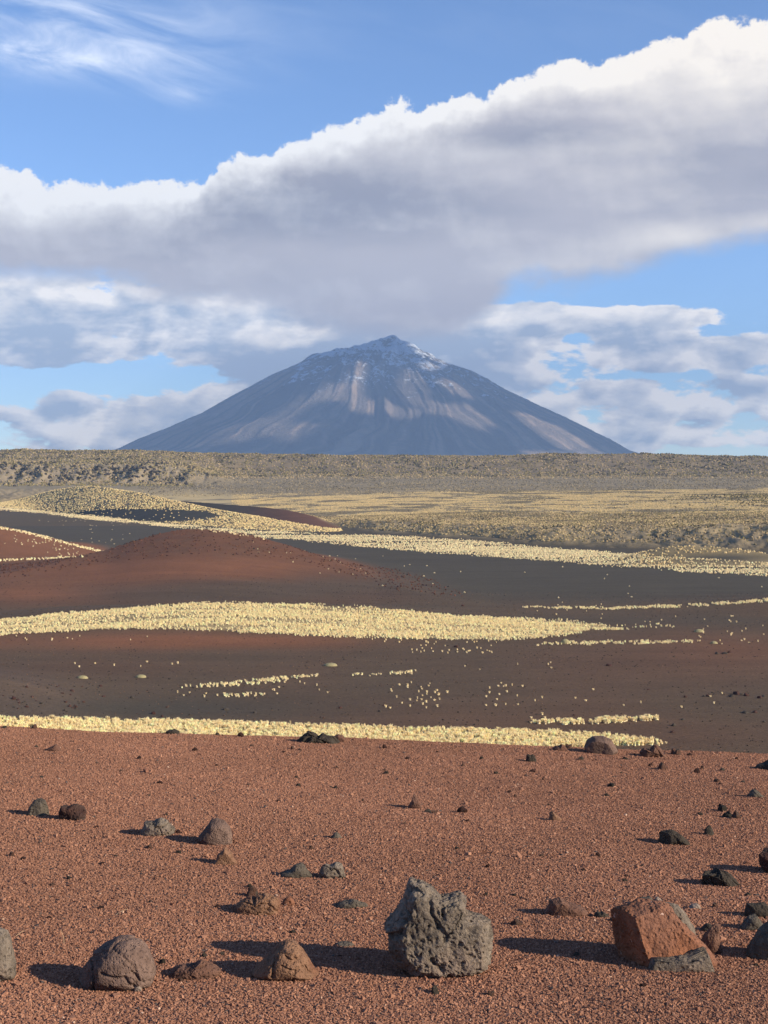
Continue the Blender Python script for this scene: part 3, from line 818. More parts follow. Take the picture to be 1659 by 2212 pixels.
def rock_mesh(name, outline, depth, mat, seed, sub=5, rough=.05, facets=0, cells=0, cellamp=.06, fold=0.0, sink=.18, planes=(), pits=0.0, grooves=()):
    rs = np.random.default_rng(seed)
    V, Fc = ICO[sub]
    n = V.copy()
    o = np.array(outline, float)
    w = o[:, 0].max() - o[:, 0].min(); h = o[:, 1].max()
    # close it under the ground
    o = np.vstack([o, [(o[-1, 0] * .75, -sink * h), (0, -sink * h * 1.2), (o[0, 0] * .75, -sink * h)]])
    cx = .5 * (o[:, 0].max() + o[:, 0].min()); cz = .36 * h
    q = o - [cx, cz]
    # dense resample, then radius by angle
    qq = np.vstack([q, q[:1]]); seg = []
    for a, b in zip(qq[:-1], qq[1:]):
        tt = np.linspace(0, 1, 24, endpoint=False)[:, None]; seg.append(a + (b - a) * tt)
    qd = np.vstack(seg); an = np.arctan2(qd[:, 1], qd[:, 0]); rad = np.hypot(qd[:, 0], qd[:, 1])
    bins = np.linspace(-math.pi, math.pi, 181); rb = np.zeros(180)
    for i in range(180):
        m = (an >= bins[i]) & (an < bins[i + 1]); rb[i] = rad[m].max() if m.any() else np.nan
    bc = .5 * (bins[1:] + bins[:-1]); ok = ~np.isnan(rb)
    rb = np.interp(bc, bc[ok], rb[ok], period=2 * math.pi)
    th = np.arctan2(n[:, 2], n[:, 0]); R = np.interp(th, bc, rb, period=2 * math.pi)
    s = np.power(np.clip(1 - np.abs(n[:, 1]) ** 2.4, 0, 1), 1 / 2.2)
    x = R * np.cos(th) * s; z = R * np.sin(th) * s
    y = n[:, 1] * depth * .5
    P = np.stack([x, y, z], -1)
    size = max(w, h)
    so = rs.uniform(0, 100, 3)
    f = 3.0 / size
    # facets
    for i in range(facets):
        d = rs.normal(size=3); d[1] -= .4; d[2] = abs(d[2]) * .6 if rs.random() < .6 else d[2]; d /= np.linalg.norm(d)
        sup = (P @ d); c = sup.max() * rs.uniform(.66, .9)
        ex = np.clip(sup - c, 0, None); P = P - ex[:, None] * d * .92
    for d, cf in planes:
        d = np.array(d, float); d /= np.linalg.norm(d); sup = P @ d; c = sup.max() * cf
        P = P - np.clip(sup - c, 0, None)[:, None] * d * .93
    if cells:
        sd_ = rs.normal(size=(cells, 3)); sd_ /= np.linalg.norm(sd_, axis=1)[:, None]
        nn = n * [1, 1, 1.3] + .32 * np.stack([fbm(n[:, 0] * 2.2, n[:, 1] * 2.2, n[:, 2] * 2.2 + 9 * i, 4) for i in range(3)], -1)
        dist = np.linalg.norm(nn[:, None, :] - sd_[None], axis=2)
        ds = np.sort(dist, axis=1); e = np.clip((ds[:, 1] - ds[:, 0]) / .13, 0, 1)
        off = rs.uniform(-.5, 1, cells)[np.argmin(dist, axis=1)]
        disp = (np.sqrt(e) - 1) * 1.0 + .35 * off * e
        P += n * (disp * cellamp * size)[:, None]
    fb = fbm(P[:, 0] * f + so[0], P[:, 1] * f + so[1], P[:, 2] * f + so[2], 6, .58)
    rg = fbm(P[:, 0] * f * 1.7 + so[1], P[:, 1] * f * 1.7 + so[2], P[:, 2] * f * 1.7 + so[0], 4, .5, ridged=True)
    P += n * ((fb * rough * 1.3 + (rg - .3) * fold) * size)[:, None]
    fh = fbm(P[:, 0] * f * 9, P[:, 1] * f * 9, P[:, 2] * f * 9 + so[0], 3, .7)
    P += n * (fh * rough * .28 * size)[:, None]
    for line, gw, gd in grooves:
        ln = np.array(line, float) - [cx, cz]
        px = P[:, 0] + .25 * gw * fbm(P[:, 0] * 40, P[:, 2] * 40, seed * 1.0, 3) * 6; pz = P[:, 2] + .25 * gw * fbm(P[:, 0] * 40, P[:, 2] * 40, seed + 5.0, 3) * 6
        dm = np.full(len(P), 9.)
        for a_, b_ in zip(ln[:-1], ln[1:]):
            ab = b_ - a_; t = np.clip(((px - a_[0]) * ab[0] + (pz - a_[1]) * ab[1]) / (ab @ ab), 0, 1)
            dm = np.minimum(dm, np.hypot(px - a_[0] - t * ab[0], pz - a_[1] - t * ab[1]))
        P[:, 1] += gd * np.exp(-(dm / gw) ** 2) * (n[:, 1] < .1)
    if pits:
        pn = fbm(P[:, 0] * f * 7, P[:, 1] * f * 7, P[:, 2] * f * 7 + 3, 3, .6); pm = fbm(P[:, 0] * f * 2.2, P[:, 1] * f * 2.2, P[:, 2] * f * 2.2 + 8, 3, .6)
        P -= n * ((np.clip(pn - .08, 0, .4) * 3.2 + np.clip(pm - .18, 0, .3) * 4) * pits * size)[:, None]
    P[:, 0] += cx; P[:, 2] += cz
    o_ = mesh_np(name, P, Fc, mat)
    return o_
def add_rock(name, cat, label, box, mat, kind=None, outline=None, depth=.8, seed=1, group=None, parent=None, sub=5, pos=None, **kw):
    """box = (u0,u1,vtop,vbase) on the photograph; outline in photo px (u,v) or a kind"""
    u0, u1, vt, vb = box
    uc = .5 * (u0 + u1)
    if pos is None:
        x, y, z, _ = hit([uc], [vb], 3.0, 60, 3000); x, y, z = x[0], y[0], z[0]
        w = (u1 - u0) * y / F
        D = w * depth
        y2 = y + D * .40
        x2 = (uc - CU) / F * y2
    else:
        x2, y2 = pos; w = (u1 - u0) * y2 / F; D = w * depth; z = gz(np.array([x2]), np.array([y2]))[0]
    sc = y2 / F
    z2 = gz(np.array([x2]), np.array([y2]))[0]
    zb = -(vb - HOR) / F * y2           # base line as seen
    if 'grooves' in kw:
        kw['grooves'] = [([((u - uc) * sc, -(v - HOR) / F * y2 - z2) for u, v in ln], w_ * sc, d_ * sc) for ln, w_, d_ in kw['grooves']]
    rs = np.random.default_rng(seed)
    if outline is not None:
        ol = [((u - uc) * sc, -(v - HOR) / F * y2 - z2) for u, v in outline]
        ol = [(a, max(b, 0.0)) for a, b in ol]
    else:
        ol = shape_outline(kind, w, -(vt - HOR) / F * y2 - z2, rs)
    o = rock_mesh(name, ol, D, mat, seed, sub, **kw)
    if parent is None:
        o.location = (x2, y2, z2)
    else:
        o.parent = parent
        o.location = (x2 - parent.location.x, y2 - parent.location.y, z2 - parent.location.z)
    if label: tag(o, label, cat, group)
    return o

R = add_rock
# big ones along the front
R('volcanic_rock', 'rock', 'large rough grey scoria boulder with a knobbly top, biggest of the front row', (836, 1062, 1905, 2118), M_GREY,
  outline=[(923, 2116), (877, 2099), (850, 2072), (839, 2040), (842, 2016), (832, 2002), (855, 1970), (872, 1945), (882, 1912), (886, 1903), (908, 1905), (932, 1917), (952, 1934), (970, 1936),
           (994, 1931), (1007, 1946), (992, 1962), (1018, 1978), (1057, 1986), (1064, 2020), (1066, 2049), (1061, 2080), (1026, 2108), (968, 2119)],
  depth=.8, seed=5, sub=7, rough=.042, fold=.016, planes=[((.12, -1, .10), .68), ((1, -.5, .05), .90)], pits=.024,
  grooves=[([(925, 1925), (930, 1950), (935, 1970), (950, 1990), (960, 2008)], 5.5, 8), ([(952, 1948), (956, 1968)], 3.5, 5), ([(838, 2010), (866, 2000)], 5, 26), ([(930, 2050), (952, 2075)], 6, 9), ([(884, 1912), (906, 1916)], 5, 12)], sink=.03)
R('volcanic_rock', 'rock', 'large orange red angular rock with a grey broken rim, right of the grey boulder', (1318, 1562, 1938, 2092), M_ORANGE,
  outline=[(1338, 2090), (1328, 2060), (1320, 2025), (1318, 1985), (1332, 1972), (1360, 1960), (1380, 1950), (1402, 1947), (1430, 1952), (1456, 1966), (1478, 1990), (1500, 2018), (1520, 2042), (1538, 2064), (1545, 2088)],
  depth=.7, seed=8, sub=7, rough=.042, fold=.022, planes=[((.25, -.9, .40), .58), ((-1, -.42, -.12), .66), ((.8, -.2, .75), .86), ((-.2, -.2, 1), .90)], sink=.05)
orange = bpy.data.objects['volcanic_rock.001']
R('rim', None, 'grey brown crumbling slab behind the orange face', (1400, 1510, 1945, 2075), M_GREY,
  outline=[(1405, 2060), (1408, 1965), (1425, 1948), (1455, 1953), (1480, 1975), (1500, 2005), (1512, 2040), (1512, 2070)], depth=.5, seed=31, rough=.06, parent=orange,
  pos=((1456 - CU) / F * (orange.location.y + .05), orange.location.y + .05))
o = R('base_ledge', None, 'brown grey ledge along the foot of the orange face', (1372, 1562, 2044, 2097), M_GREY,
  outline=[(1374, 2095), (1378, 2068), (1400, 2064), (1440, 2070), (1480, 2068), (1515, 2062), (1530, 2046), (1545, 2042), (1556, 2060), (1562, 2085), (1562, 2096)], depth=.30, seed=33, rough=.05, facets=3, parent=orange,
  pos=((1467 - CU) / F * (orange.location.y - .11), orange.location.y - .11))
R('volcanic_rock', 'rock', 'small grey chip lying behind the top of the orange rock', (1380, 1412, 1936, 1957), M_SLATE, 'block', seed=41, sub=4, rough=.04, facets=4, pos=None)
R('volcanic_rock', 'rock', 'small pale cream chip lying behind the top of the orange rock', (1412, 1440, 1938, 1957), M_PALE, 'wedger', seed=42, sub=4, rough=.04, facets=4)
R('volcanic_rock', 'rock', 'brown broken slab leaning at the right foot of the orange rock', (1508, 1560, 1990, 2062), M_BROWN, 'wedge', seed=43, sub=5, rough=.05, facets=4, depth=.8)
R('volcanic_bomb', 'volcanic bomb', 'purplish brown domed bomb with a cracked crust in the front row', (168, 335, 2025, 2143), M_PURPLE,
  outline=[(190, 2143), (170, 2118), (172, 2098), (188, 2080), (200, 2062), (222, 2042), (252, 2028), (280, 2025), (305, 2034), (322, 2055), (332, 2080), (335, 2105), (328, 2122), (310, 2138)],
  depth=.85, seed=12, sub=6, rough=.03, cells=9, cellamp=.03, sink=.05, planes=[((-.9, -.5, .3), .82)],
  grooves=[([(232, 2078), (246, 2083), (262, 2088), (283, 2089), (290, 2102), (307, 2117)], 2.0, 9), ([(294, 2078), (302, 2087), (313, 2102), (332, 2107)], 1.8, 8), ([(250, 2106), (266, 2122), (272, 2132)], 2.4, 8), ([(248, 2138), (262, 2132), (287, 2126), (318, 2124)], 4, 14), ([(205, 2070), (216, 2092), (212, 2120)], 2.6, 10)])
R('volcanic_rock', 'rock', 'small pale round pebble wedged under the purplish domed bomb', (289, 306, 2122, 2143), M_PALE, 'dome', seed=44, sub=4, rough=.04)
R('volcanic_bomb', 'volcanic bomb', 'tan orange cone shaped bomb with a cracked crust, left of the big grey boulder', (545, 686, 2034, 2120), M_TAN,
  outline=[(555, 2118), (545, 2100), (562, 2082), (585, 2060), (602, 2042), (622, 2035), (640, 2040), (655, 2058), (668, 2078), (680, 2098), (686, 2112), (676, 2120)],
  depth=.9, seed=14, sub=6, rough=.035, cells=7, cellamp=.03, sink=.06,
  grooves=[([(620, 2052), (634, 2060), (652, 2058)], 3.4, 9), ([(612, 2066), (640, 2078), (660, 2074), (668, 2092)], 1.8, 6), ([(640, 2078), (636, 2100)], 1.6, 6), ([(598, 2058), (592, 2090)], 2.6, 8)])
R('volcanic_rock', 'rock', 'low crumbled brown rock half buried between the two cracked bombs', (362, 480, 2078, 2116), M_BROWN, 'flat', seed=15, sub=6, rough=.075, cells=9, cellamp=.05, depth=.7)
R('volcanic_rock', 'rock', 'tall grey boulder with an orange side cut by the left edge of the photo', (-60, 34, 2005, 2122), M_GREY,
  outline=[(-60, 2122), (-62, 2040), (-40, 2005), (-5, 2003), (12, 2012), (22, 2030), (27, 2060), (34, 2085), (32, 2108), (14, 2122)], depth=.9, seed=16, sub=6, rough=.04, fold=.01)
R('volcanic_rock', 'rock', 'dark slate boulder cut by the right edge of the photo beside the orange rock', (1612, 1720, 1988, 2076), M_SLATE,
  outline=[(1622, 2076), (1612, 2062), (1624, 2035), (1640, 2012), (1662, 1994), (1690, 1988), (1714, 2010), (1722, 2060), (1715, 2076)], depth=.8, seed=17, sub=6, rough=.04, facets=4)
R('volcanic_rock', 'rock', 'pointed pale grey rock just behind the dark slate boulder', (1597, 1652, 1974, 2010), M_SLATE, 'cone', seed=18, sub=5, rough=.05, facets=4, depth=.7)
R('volcanic_rock', 'rock', 'black and grey angular rock above the pointed pale grey one near the right edge', (1608, 1672, 1950, 1982), M_BLACK, 'block', seed=19, sub=5, rough=.05, facets=5, depth=.7)
R('volcanic_rock', 'rock', 'jagged black rock with a pale right flank on the right side', (1512, 1598, 1872, 1915), M_BLACK,
  outline=[(1516, 1912), (1512, 1892), (1524, 1884), (1540, 1882), (1552, 1873), (1560, 1884), (1572, 1888), (1584, 1896), (1598, 1912)], seed=20, sub=6, rough=.06, facets=4, cells=7, cellamp=.08, depth=.8)
R('volcanic_rock', 'rock', 'dark maroon rock with an overhanging side cut by the right edge', (1634, 1712, 1832, 1888), M_DARKRED,
  outline=[(1650, 1888), (1642, 1868), (1634, 1842), (1650, 1836), (1680, 1830), (1705, 1840), (1712, 1870), (1700, 1888)], seed=21, sub=6, rough=.06, facets=3, depth=.8)
R('volcanic_rock', 'rock', 'black rock with a steep left face and grey sloping right side', (1422, 1490, 1793, 1826), M_BLACK,
  outline=[(1424, 1822), (1423, 1800), (1430, 1796), (1452, 1794), (1468, 1800), (1478, 1810), (1490, 1824)], seed=22, sub=6, rough=.06, facets=5, depth=.8)
R('volcanic_rock', 'rock', 'dark grey egg shaped rock, leftmost of the upper left pair', (58, 111, 1724, 1763), M_SLATE, 'dome', seed=23, sub=6, rough=.05, facets=6, depth=.8)
R('volcanic_rock', 'rock', 'dark brown blocky rock right beside the dark egg shaped one', (128, 186, 1736, 1773), M_DARKRED, 'block', seed=24, sub=6, rough=.07, facets=4, cells=7, cellamp=.05, depth=.8)
R('volcanic_rock', 'rock', 'grey brown split rock with a low ledge in front, left of the purplish dome', (300, 378, 1771, 1806), M_GREY, 'dome', seed=25, sub=6, rough=.05, cells=6, cellamp=.08, depth=.7)
R('volcanic_bomb', 'volcanic bomb', 'smooth pinkish brown domed bomb with a dark left face', (424, 506, 1768, 1826), M_PURPLE,
  outline=[(430, 1822), (424, 1812), (440, 1792), (456, 1772), (468, 1768), (485, 1774), (500, 1790), (506, 1808), (505, 1826)], seed=26, sub=6, rough=.035, facets=4, depth=.85)
R('volcanic_rock', 'rock', 'small tan pyramid shaped rock below the pinkish domed bomb', (460, 512, 1832, 1869), M_TAN, 'cone', seed=27, sub=5, rough=.05, facets=4, depth=.8)
R('volcanic_rock', 'rock', 'grey wedge shaped rock left of the notched grey block', (604, 672, 1867, 1897), M_SLATE, 'wedge', seed=28, sub=5, rough=.06, depth=.6)
R('volcanic_rock', 'rock', 'notched grey blocky rock right of the grey wedge', (688, 742, 1865, 1899), M_GREY, 'block', seed=29, sub=5, rough=.06, cells=5, cellamp=.12, depth=.6)
R('volcanic_rock', 'rock', 'orange knobbly double rock between the notched block and the cone shaped bomb', (508, 606, 1930, 1976), M_TAN,
  outline=[(512, 1972), (508, 1955), (522, 1945), (540, 1938), (550, 1944), (556, 1934), (574, 1930), (595, 1936), (606, 1950), (600, 1974)], seed=30, sub=6, rough=.06, cells=9, cellamp=.09, depth=.7)
R('volcanic_rock', 'rock', 'small pinkish round stone right of the orange knobbly rock', (610, 636, 1938, 1957), M_ORANGE, 'dome', seed=45, sub=4, rough=.04)
R('volcanic_rock', 'rock', 'flat grey slab of stone up left of the big grey boulder', (722, 794, 1942, 1962), M_SLATE, 'flat', seed=46, sub=5, rough=.06, depth=.6, facets=3)
R('volcanic_rock', 'rock', 'brown pointed rock with dark left flank between the grey boulder and the orange rock', (1178, 1270, 1942, 1980), M_BROWN, 'wedger', seed=47, sub=6, rough=.05, facets=4, depth=.7)
R('volcanic_rock', 'rock', 'small dark flat stone between the brown pointed rock and the orange rock', (1282, 1316, 1968, 1982), M_BLACK, 'flat', seed=48, sub=4, rough=.06)
R('volcanic_rock', 'rock', 'little pale stone with a dark left shadow behind the orange rock', (1488, 1514, 1950, 1964), M_PALE, 'flat', seed=49, sub=4, rough=.06)
R('volcanic_rock', 'rock', 'small dark pointed stone right of the orange rock rim', (1512, 1540, 1994, 2012), M_BLACK, 'wedge', seed=50, sub=4, rough=.06)
# along the lip
R('volcanic_bomb', 'volcanic bomb', 'round purplish boulder standing on the far lip against the pale grass', (1263, 1336, 1590, 1630), M_PURPLE,
  outline=[(1268, 1628), (1262, 1614), (1268, 1600), (1282, 1591), (1305, 1590), (1320, 1597), (1328, 1610), (1336, 1628)], seed=51, sub=6, rough=.03, facets=2, depth=.85)
R('lava_lump', 'lava lump', 'twisted black lava lump lying against the pale grass band', (632, 736, 1579, 1606), M_BLACK,
  outline=[(636, 1604), (648, 1592), (658, 1583), (664, 1579), (675, 1582), (688, 1592), (696, 1586), (708, 1590), (722, 1592), (734, 1604)], seed=52, sub=6, rough=.06, cells=10, cellamp=.10, depth=.5)
R('volcanic_rock', 'rock', 'small brown stone at the right end of the black lava lump', (718, 746, 1587, 1603), M_BROWN, 'dome', seed=53, sub=5, rough=.05, facets=3)
R('volcanic_rock', 'rock', 'knobbly brown rock on the far lip right of the round purplish boulder', (1376, 1436, 1612, 1636), M_BROWN, 'flat', seed=54, sub=6, rough=.07, cells=8, cellamp=.1, depth=.6)
R('volcanic_rock', 'rock', 'small black lump left below the round purplish boulder', (1136, 1158, 1629, 1646), M_BLACK, 'block', seed=55, sub=5, rough=.07)
R('volcanic_rock', 'rock', 'black rock at the right edge below the far lip', (1632, 1692, 1640, 1664), M_BLACK, 'wedge', seed=56, sub=5, rough=.06, facets=3)
R('volcanic_rock', 'rock', 'low dark rock on the lip left of the black lava lump', (357, 388, 1573, 1586), M_BLACK, 'flat', seed=57, sub=5, rough=.05)
R('volcanic_rock', 'rock', 'small brown rock below the left end of the pale grass band', (98, 132, 1609, 1623), M_BROWN, 'wedge', seed=58, sub=5, rough=.05)
R('volcanic_rock', 'rock', 'brown grey cone shaped rock in the middle of the gravel', (880, 914, 1717, 1747), M_BROWN, 'cone', seed=59, sub=5, rough=.05, facets=3)
R('volcanic_rock', 'rock', 'small pink tan rock right of the middle of the gravel', (1184, 1214, 1754, 1773), M_TAN, 'wedger', seed=60, sub=5, rough=.05, facets=3)
R('volcanic_rock', 'rock', 'small grey cone shaped stone above the notched grey block', (713, 740, 1798, 1812), M_SLATE, 'cone', seed=61, sub=4, rough=.05)
R('volcanic_rock', 'rock', 'crumbly dark grey rock near the right edge halfway up the gravel', (1614, 1650, 1706, 1723), M_SLATE, 'cone', seed=62, sub=5, rough=.09)
R('volcanic_rock', 'rock', 'brown knobbly stone left of the purplish boulder on the lip', (1192, 1228, 1608, 1622), M_BROWN, 'flat', seed=63, sub=5, rough=.08)
R('volcanic_rock', 'rock', 'grey flat flake left of the top of the big grey boulder foot', (722, 765, 2034, 2045), M_SLATE, 'flat', seed=64, sub=4, rough=.05)

# the little dark and brown stones that lie all over the gravel: countable, each its own object
def stones():
    rs = np.random.default_rng(77)
    base = []
    for i, (mt, kd) in enumerate([(M_BLACK, 'block'), (M_BLACK, 'flat'), (M_BROWN, 'cone'), (M_DARKRED, 'wedge'), (M_SLATE, 'flat'), (M_BROWN, 'block'), (M_DARKRED, 'dome')]):
        o = rock_mesh('stone', shape_outline(kd, 1, .7, rs), .8, mt, 300 + i, 4, rough=.09, facets=4)
        base.append(o)
    known = [(10, 1573, 12), (60, 1572, 22), (75, 1574, 14), (455, 1583, 14), (470, 1588, 10), (648, 1621, 10), (520, 1592, 16), (716, 1702, 10), (725, 1703, 12), (784, 1732, 9), (1405, 1655, 12),
             (1255, 1642, 14), (1228, 1616, 16), (1150, 1668, 14), (1072, 1672, 12), (1350, 1640, 14), (1430, 1662, 22), (1505, 1670, 16), (1560, 1665, 14), (1460, 1630, 22), (1490, 1632, 12),
             (1320, 1700, 16), (1310, 1720, 12), (1113, 1722, 10), (1100, 1712, 12), (925, 1755, 20), (940, 1757, 14), (998, 1755, 22), (1560, 1752, 22), (1572, 1765, 26), (1590, 1768, 24), (1558, 1742, 14),
             (1532, 1803, 26), (1545, 1960, 14), (385, 1800, 12), (385, 1843, 14), (540, 1917, 12), (545, 1936, 30), (1010, 1774, 12), (1605, 1690, 12), (1548, 1690, 14), (880, 1640, 10),
             (1040, 1640, 10), (640, 1680, 10), (210, 1650, 10), (300, 1640, 12), (90, 1680, 10), (25, 1850, 14), (50, 1857, 12), (150, 1900, 12), (250, 1850, 10), (1000, 1655, 10), (1590, 1640, 10),
             (1616, 1935, 16), (1170, 1850, 10), (1260, 1880, 10), (1350, 1905, 12), (760, 1960, 14), (1115, 1998, 30), (1390, 2130, 20), (940, 2145, 22), (1060, 2150, 16), (470, 1960, 12)]
    for _ in range(85):
        v = 1612 + 520 * rs.random() ** 1.7
        known.append((rs.uniform(-60, 1720), v, rs.uniform(5, 12) * (1 + (v - 1600) / 1200)))
    k = np.array(known)
    x, y, z, ok = hit(k[:, 0], k[:, 1], 3.0, 60, 1500)
    for i in range(len(k)):
        b = base[i % len(base)] if i >= len(base) else base[i]
        o = b if i < len(base) else b.copy()
        if i >= len(base): col.objects.link(o)
        w = k[i, 2] * y[i] / F
        o.location = (x[i], y[i], z[i] - .04 * w)
        o.scale = (w, w, w * rs.uniform(.6, 1.15))
        o.rotation_euler = (0, 0, rs.uniform(0, 6.28))
        tag(o, 'small dark or brown volcanic stone scattered on the red scoria gravel', 'stone', 'small stones scattered on the red gravel')
stones()

# ----------------------------------------------------------------- gravel
def gravel():
    rs = np.random.default_rng(5)
    N = 960000
    # even in area over the part of the mesa the camera can see, thinned a little with distance
    d = np.sqrt(rs.uniform(3.0 ** 2, 12.6 ** 2, int(N * 1.35)))
    keep = rs.random(len(d)) < np.clip(1.25 - d * .055, .3, 1)
    d = d[keep]; az = rs.uniform(-.345, .345, len(d))
    x = np.sin(az) * d; y = np.cos(az) * d
    z = gz(x, y)
    n = len(d)
    size = .0023 + .0009 * rs.gamma(1.6, .8, n)
    size = np.clip(size, .0024, .012) * (1 + .03 * (d - 4))
    bigm = rs.random(n) < .004; size[bigm] *= 2.0
    oc = np.array([[-.8, -.8, -.5], [.8, -.8, -.5], [.8, .8, -.5], [-.8, .8, -.5], [-.55, -.55, .62], [.55, -.55, .62], [.55, .55, .62], [-.55, .55, .62]])
    fc = np.array([[4, 5, 6, 7], [0, 1, 5, 4], [1, 2, 6, 5], [2, 3, 7, 6], [3, 0, 4, 7]])
    P = (oc[None] + rs.uniform(-.27, .27, (n, 8, 3))) * size[:, None, None]
    P[:, 4:, 2] += ((P[:, 4:, :2] * rs.normal(0, .35, (n, 1, 2))).sum(-1))
    P[:, :, 2] *= rs.uniform(.6, 1.25, (n, 1))
    a = rs.uniform(0, 6.28, n); ca, sa = np.cos(a)[:, None], np.sin(a)[:, None]
    X = P[..., 0] * ca - P[..., 1] * sa; Y = P[..., 0] * sa + P[..., 1] * ca
    V = np.stack([X + x[:, None], Y + y[:, None], P[..., 2] + z[:, None] + .1 * size[:, None]], -1).reshape(-1, 3)
    Fq = (fc[None] + (np.arange(n) * 8)[:, None, None]).reshape(-1, 4)
    t = rs.random(n)[:, None]; c = (1 - t) * np.array([.175, .080, .050]) + t * np.array([.325, .163, .101])
    dk = rs.random(n) < .022; c[dk] = [.07, .055, .05]
    lt = rs.random(n) < .003; c[lt] = [.46, .30, .21]
    wv = (.5 + .5 * fbm(x * .7, y * .7, .5, 3))[:, None]
    c = c * (.92 + .42 * wv)
    o = mesh_np('gravel', V, Fq, M_GRAIN, np.repeat(c, 8, axis=0), smooth=False)
    tag(o, 'loose red and salmon scoria gravel covering the foreground', 'gravel', kind='stuff')
gravel()

# ----------------------------------------------------------------- tussock grass
def tuft_template(rs, blades, spread=.55, r=.5, dome=True, bw=.09):
    """blade triangles over a low rounded core; unit width and height about one; returns V, F, shade"""
    V = []; Fq = []; S = []
    if dome:
        k = 7
        V += [(0, 0, .52)]; S += [1.0]
        for i in range(k):
            a = 6.283 * i / k
            V.append((.30 * math.cos(a), .30 * math.sin(a), .34 + .08 * rs.uniform(-1, 1))); S.append(.9)
        for i in range(k):
            a = 6.283 * (i + .5) / k
            V.append((.40 * math.cos(a), .40 * math.sin(a), -.1)); S.append(.55)
        for i in range(k):
            j = (i + 1) % k
            Fq += [(0, 1 + i, 1 + j), (1 + i, 1 + k + i, 1 + j), (1 + j, 1 + k + i, 1 + k + j)]
    for b in range(blades):
        a = rs.uniform(0, 6.283); t = rs.random() ** .7
        lean = t * spread
        b0 = .22 * rs.random(); L = rs.uniform(.75, 1.1)
        base = np.array([b0 * math.cos(a), b0 * math.sin(a), .12])
        tip = base + L * np.array([math.sin(lean) * math.cos(a) * 1.0, math.sin(lean) * math.sin(a), math.cos(lean) * .85])
        s = np.array([-math.sin(a), math.cos(a), 0]); mid = base * .35 + tip * .65 ; mid[2] += .05
        i0 = len(V)
        q = rs.uniform(0, 6.283); s2 = np.array([math.cos(q), math.sin(q), 0]) * bw
        V += [tuple(base - s2), tuple(base + s2), tuple(mid + s2 * .9), tuple(tip)]
        S += [.6, .6, 1.05, 1.2]
        Fq += [(i0, i0 + 1, i0 + 2), (i0, i0 + 2, i0 + 3)]
    return np.array(V, float), np.array(Fq, int), np.array(S, float)
STRAW = np.array([.97, .80, .47])
def merge_tufts(x, y, z, sz, hgt, tmpl, colr, rs):
    """one merged vertex/face/tint block"""
    V, Fq, _ = tmpl
    n = len(x); nv = len(V)
    a = rs.uniform(0, 6.283, n); ca, sa = np.cos(a)[:, None], np.sin(a)[:, None]
    P = V[None]
    X = (P[..., 0] * ca - P[..., 1] * sa) * sz[:, None] + x[:, None]
    Y = (P[..., 0] * sa + P[..., 1] * ca) * sz[:, None] + y[:, None]
    Z = P[..., 2] * hgt[:, None] + z[:, None]
    VV = np.stack([X, Y, Z], -1).reshape(-1, 3)
    FF = (Fq[None] + (np.arange(n) * nv)[:, None, None]).reshape(-1, 3)
    TT = np.repeat(colr, nv, axis=0)
    return VV, FF, TT
class Pile:
    def __init__(s): s.V = []; s.F = []; s.T = []; s.n = 0
    def add(s, V, Fq, T):
        s.V.append(V); s.F.append(Fq + s.n); s.T.append(T); s.n += len(V)
    def obj(s, name, mat, smooth=False):
        return mesh_np(name, np.vstack(s.V), np.vstack(s.F), mat, np.vstack(s.T), smooth=smooth)

rs = np.random.default_rng(21)
T_NEAR = [tuft_template(rs, 34) for _ in range(5)]
T_MID = [tuft_template(rs, 12, bw=.13) for _ in range(4)]
T_FAR = [tuft_template(rs, 4, bw=.2) for _ in range(3)]
def dot_template(rs):
    k = 5; V = [(rs.uniform(-.1, .1), rs.uniform(-.1, .1), .75)]; Fq = []
    for i in range(k):
        a = 6.283 * i / k; V.append((.45 * math.cos(a) * rs.uniform(.8, 1.2), .45 * math.sin(a) * rs.uniform(.8, 1.2), .28 * rs.uniform(.6, 1.4)))
    for i in range(k):
        a = 6.283 * i / k; V.append((.42 * math.cos(a), .42 * math.sin(a), -.2))
    for i in range(k):
        j = (i + 1) % k; Fq += [(0, 1 + i, 1 + j), (1 + i, 1 + k + i, 1 + k + j), (1 + i, 1 + k + j, 1 + j)]
    return np.array(V), np.array(Fq), None
T_DOT = [dot_template(rs) for _ in range(5)]
grass = Pile(); scrub = Pile()
lone = []      # (x, y, size, height) tussocks that stand apart: objects of their own

def scatter(d0, d1, u0, u1, dens, fn, cap=120000):
    """random land points at y in d0..d1 and photo columns u0..u1; fn(u,v,x,y) -> probability"""
    t0, t1 = (u0 - CU) / F, (u1 - CU) / F
    area = .5 * (t1 - t0) * (d1 ** 2 - d0 ** 2)
    n = int(min(area * dens, cap))
    y = np.sqrt(rs.uniform(d0 ** 2, d1 ** 2, n)); x = rs.uniform(t0, t1, n) * y
    z = gz(x, y); u = CU + F * x / y; v = HOR - F * z / y
    p = fn(u, v, x, y)
    k = rs.random(n) < p
    return x[k], y[k], z[k], u[k], v[k]
def inband(top, bot):
    ft, fb = pl(top), pl(bot)
    return lambda u, v, soft=3.: sstep(v, ft(u) - soft, ft(u) + soft) * (1 - sstep(v, fb(u) - soft, fb(u) + soft))
def put(pile, pts, tm, size, height, base=STRAW, var=.12, jit=.3):
    x, y, z = pts[:3]
    if not len(x): return
    g = rs.integers(0, len(tm), len(x))
    for k in range(len(tm)):
        m = g == k; n = m.sum()
        if not n: continue
        s = size * rs.uniform(1 - jit, 1 + jit, n); h = height * rs.uniform(1 - jit, 1 + jit, n)
        c = np.asarray(base)[None] * (1 + var * rs.normal(0, 1, (n, 1))) * (1 + .008 * rs.normal(0, 1, (n, 3)))
        c = np.clip(c, .02, .97)
        pile.add(*merge_tufts(x[m], y[m], z[m], s, h, tm[k], c, rs))

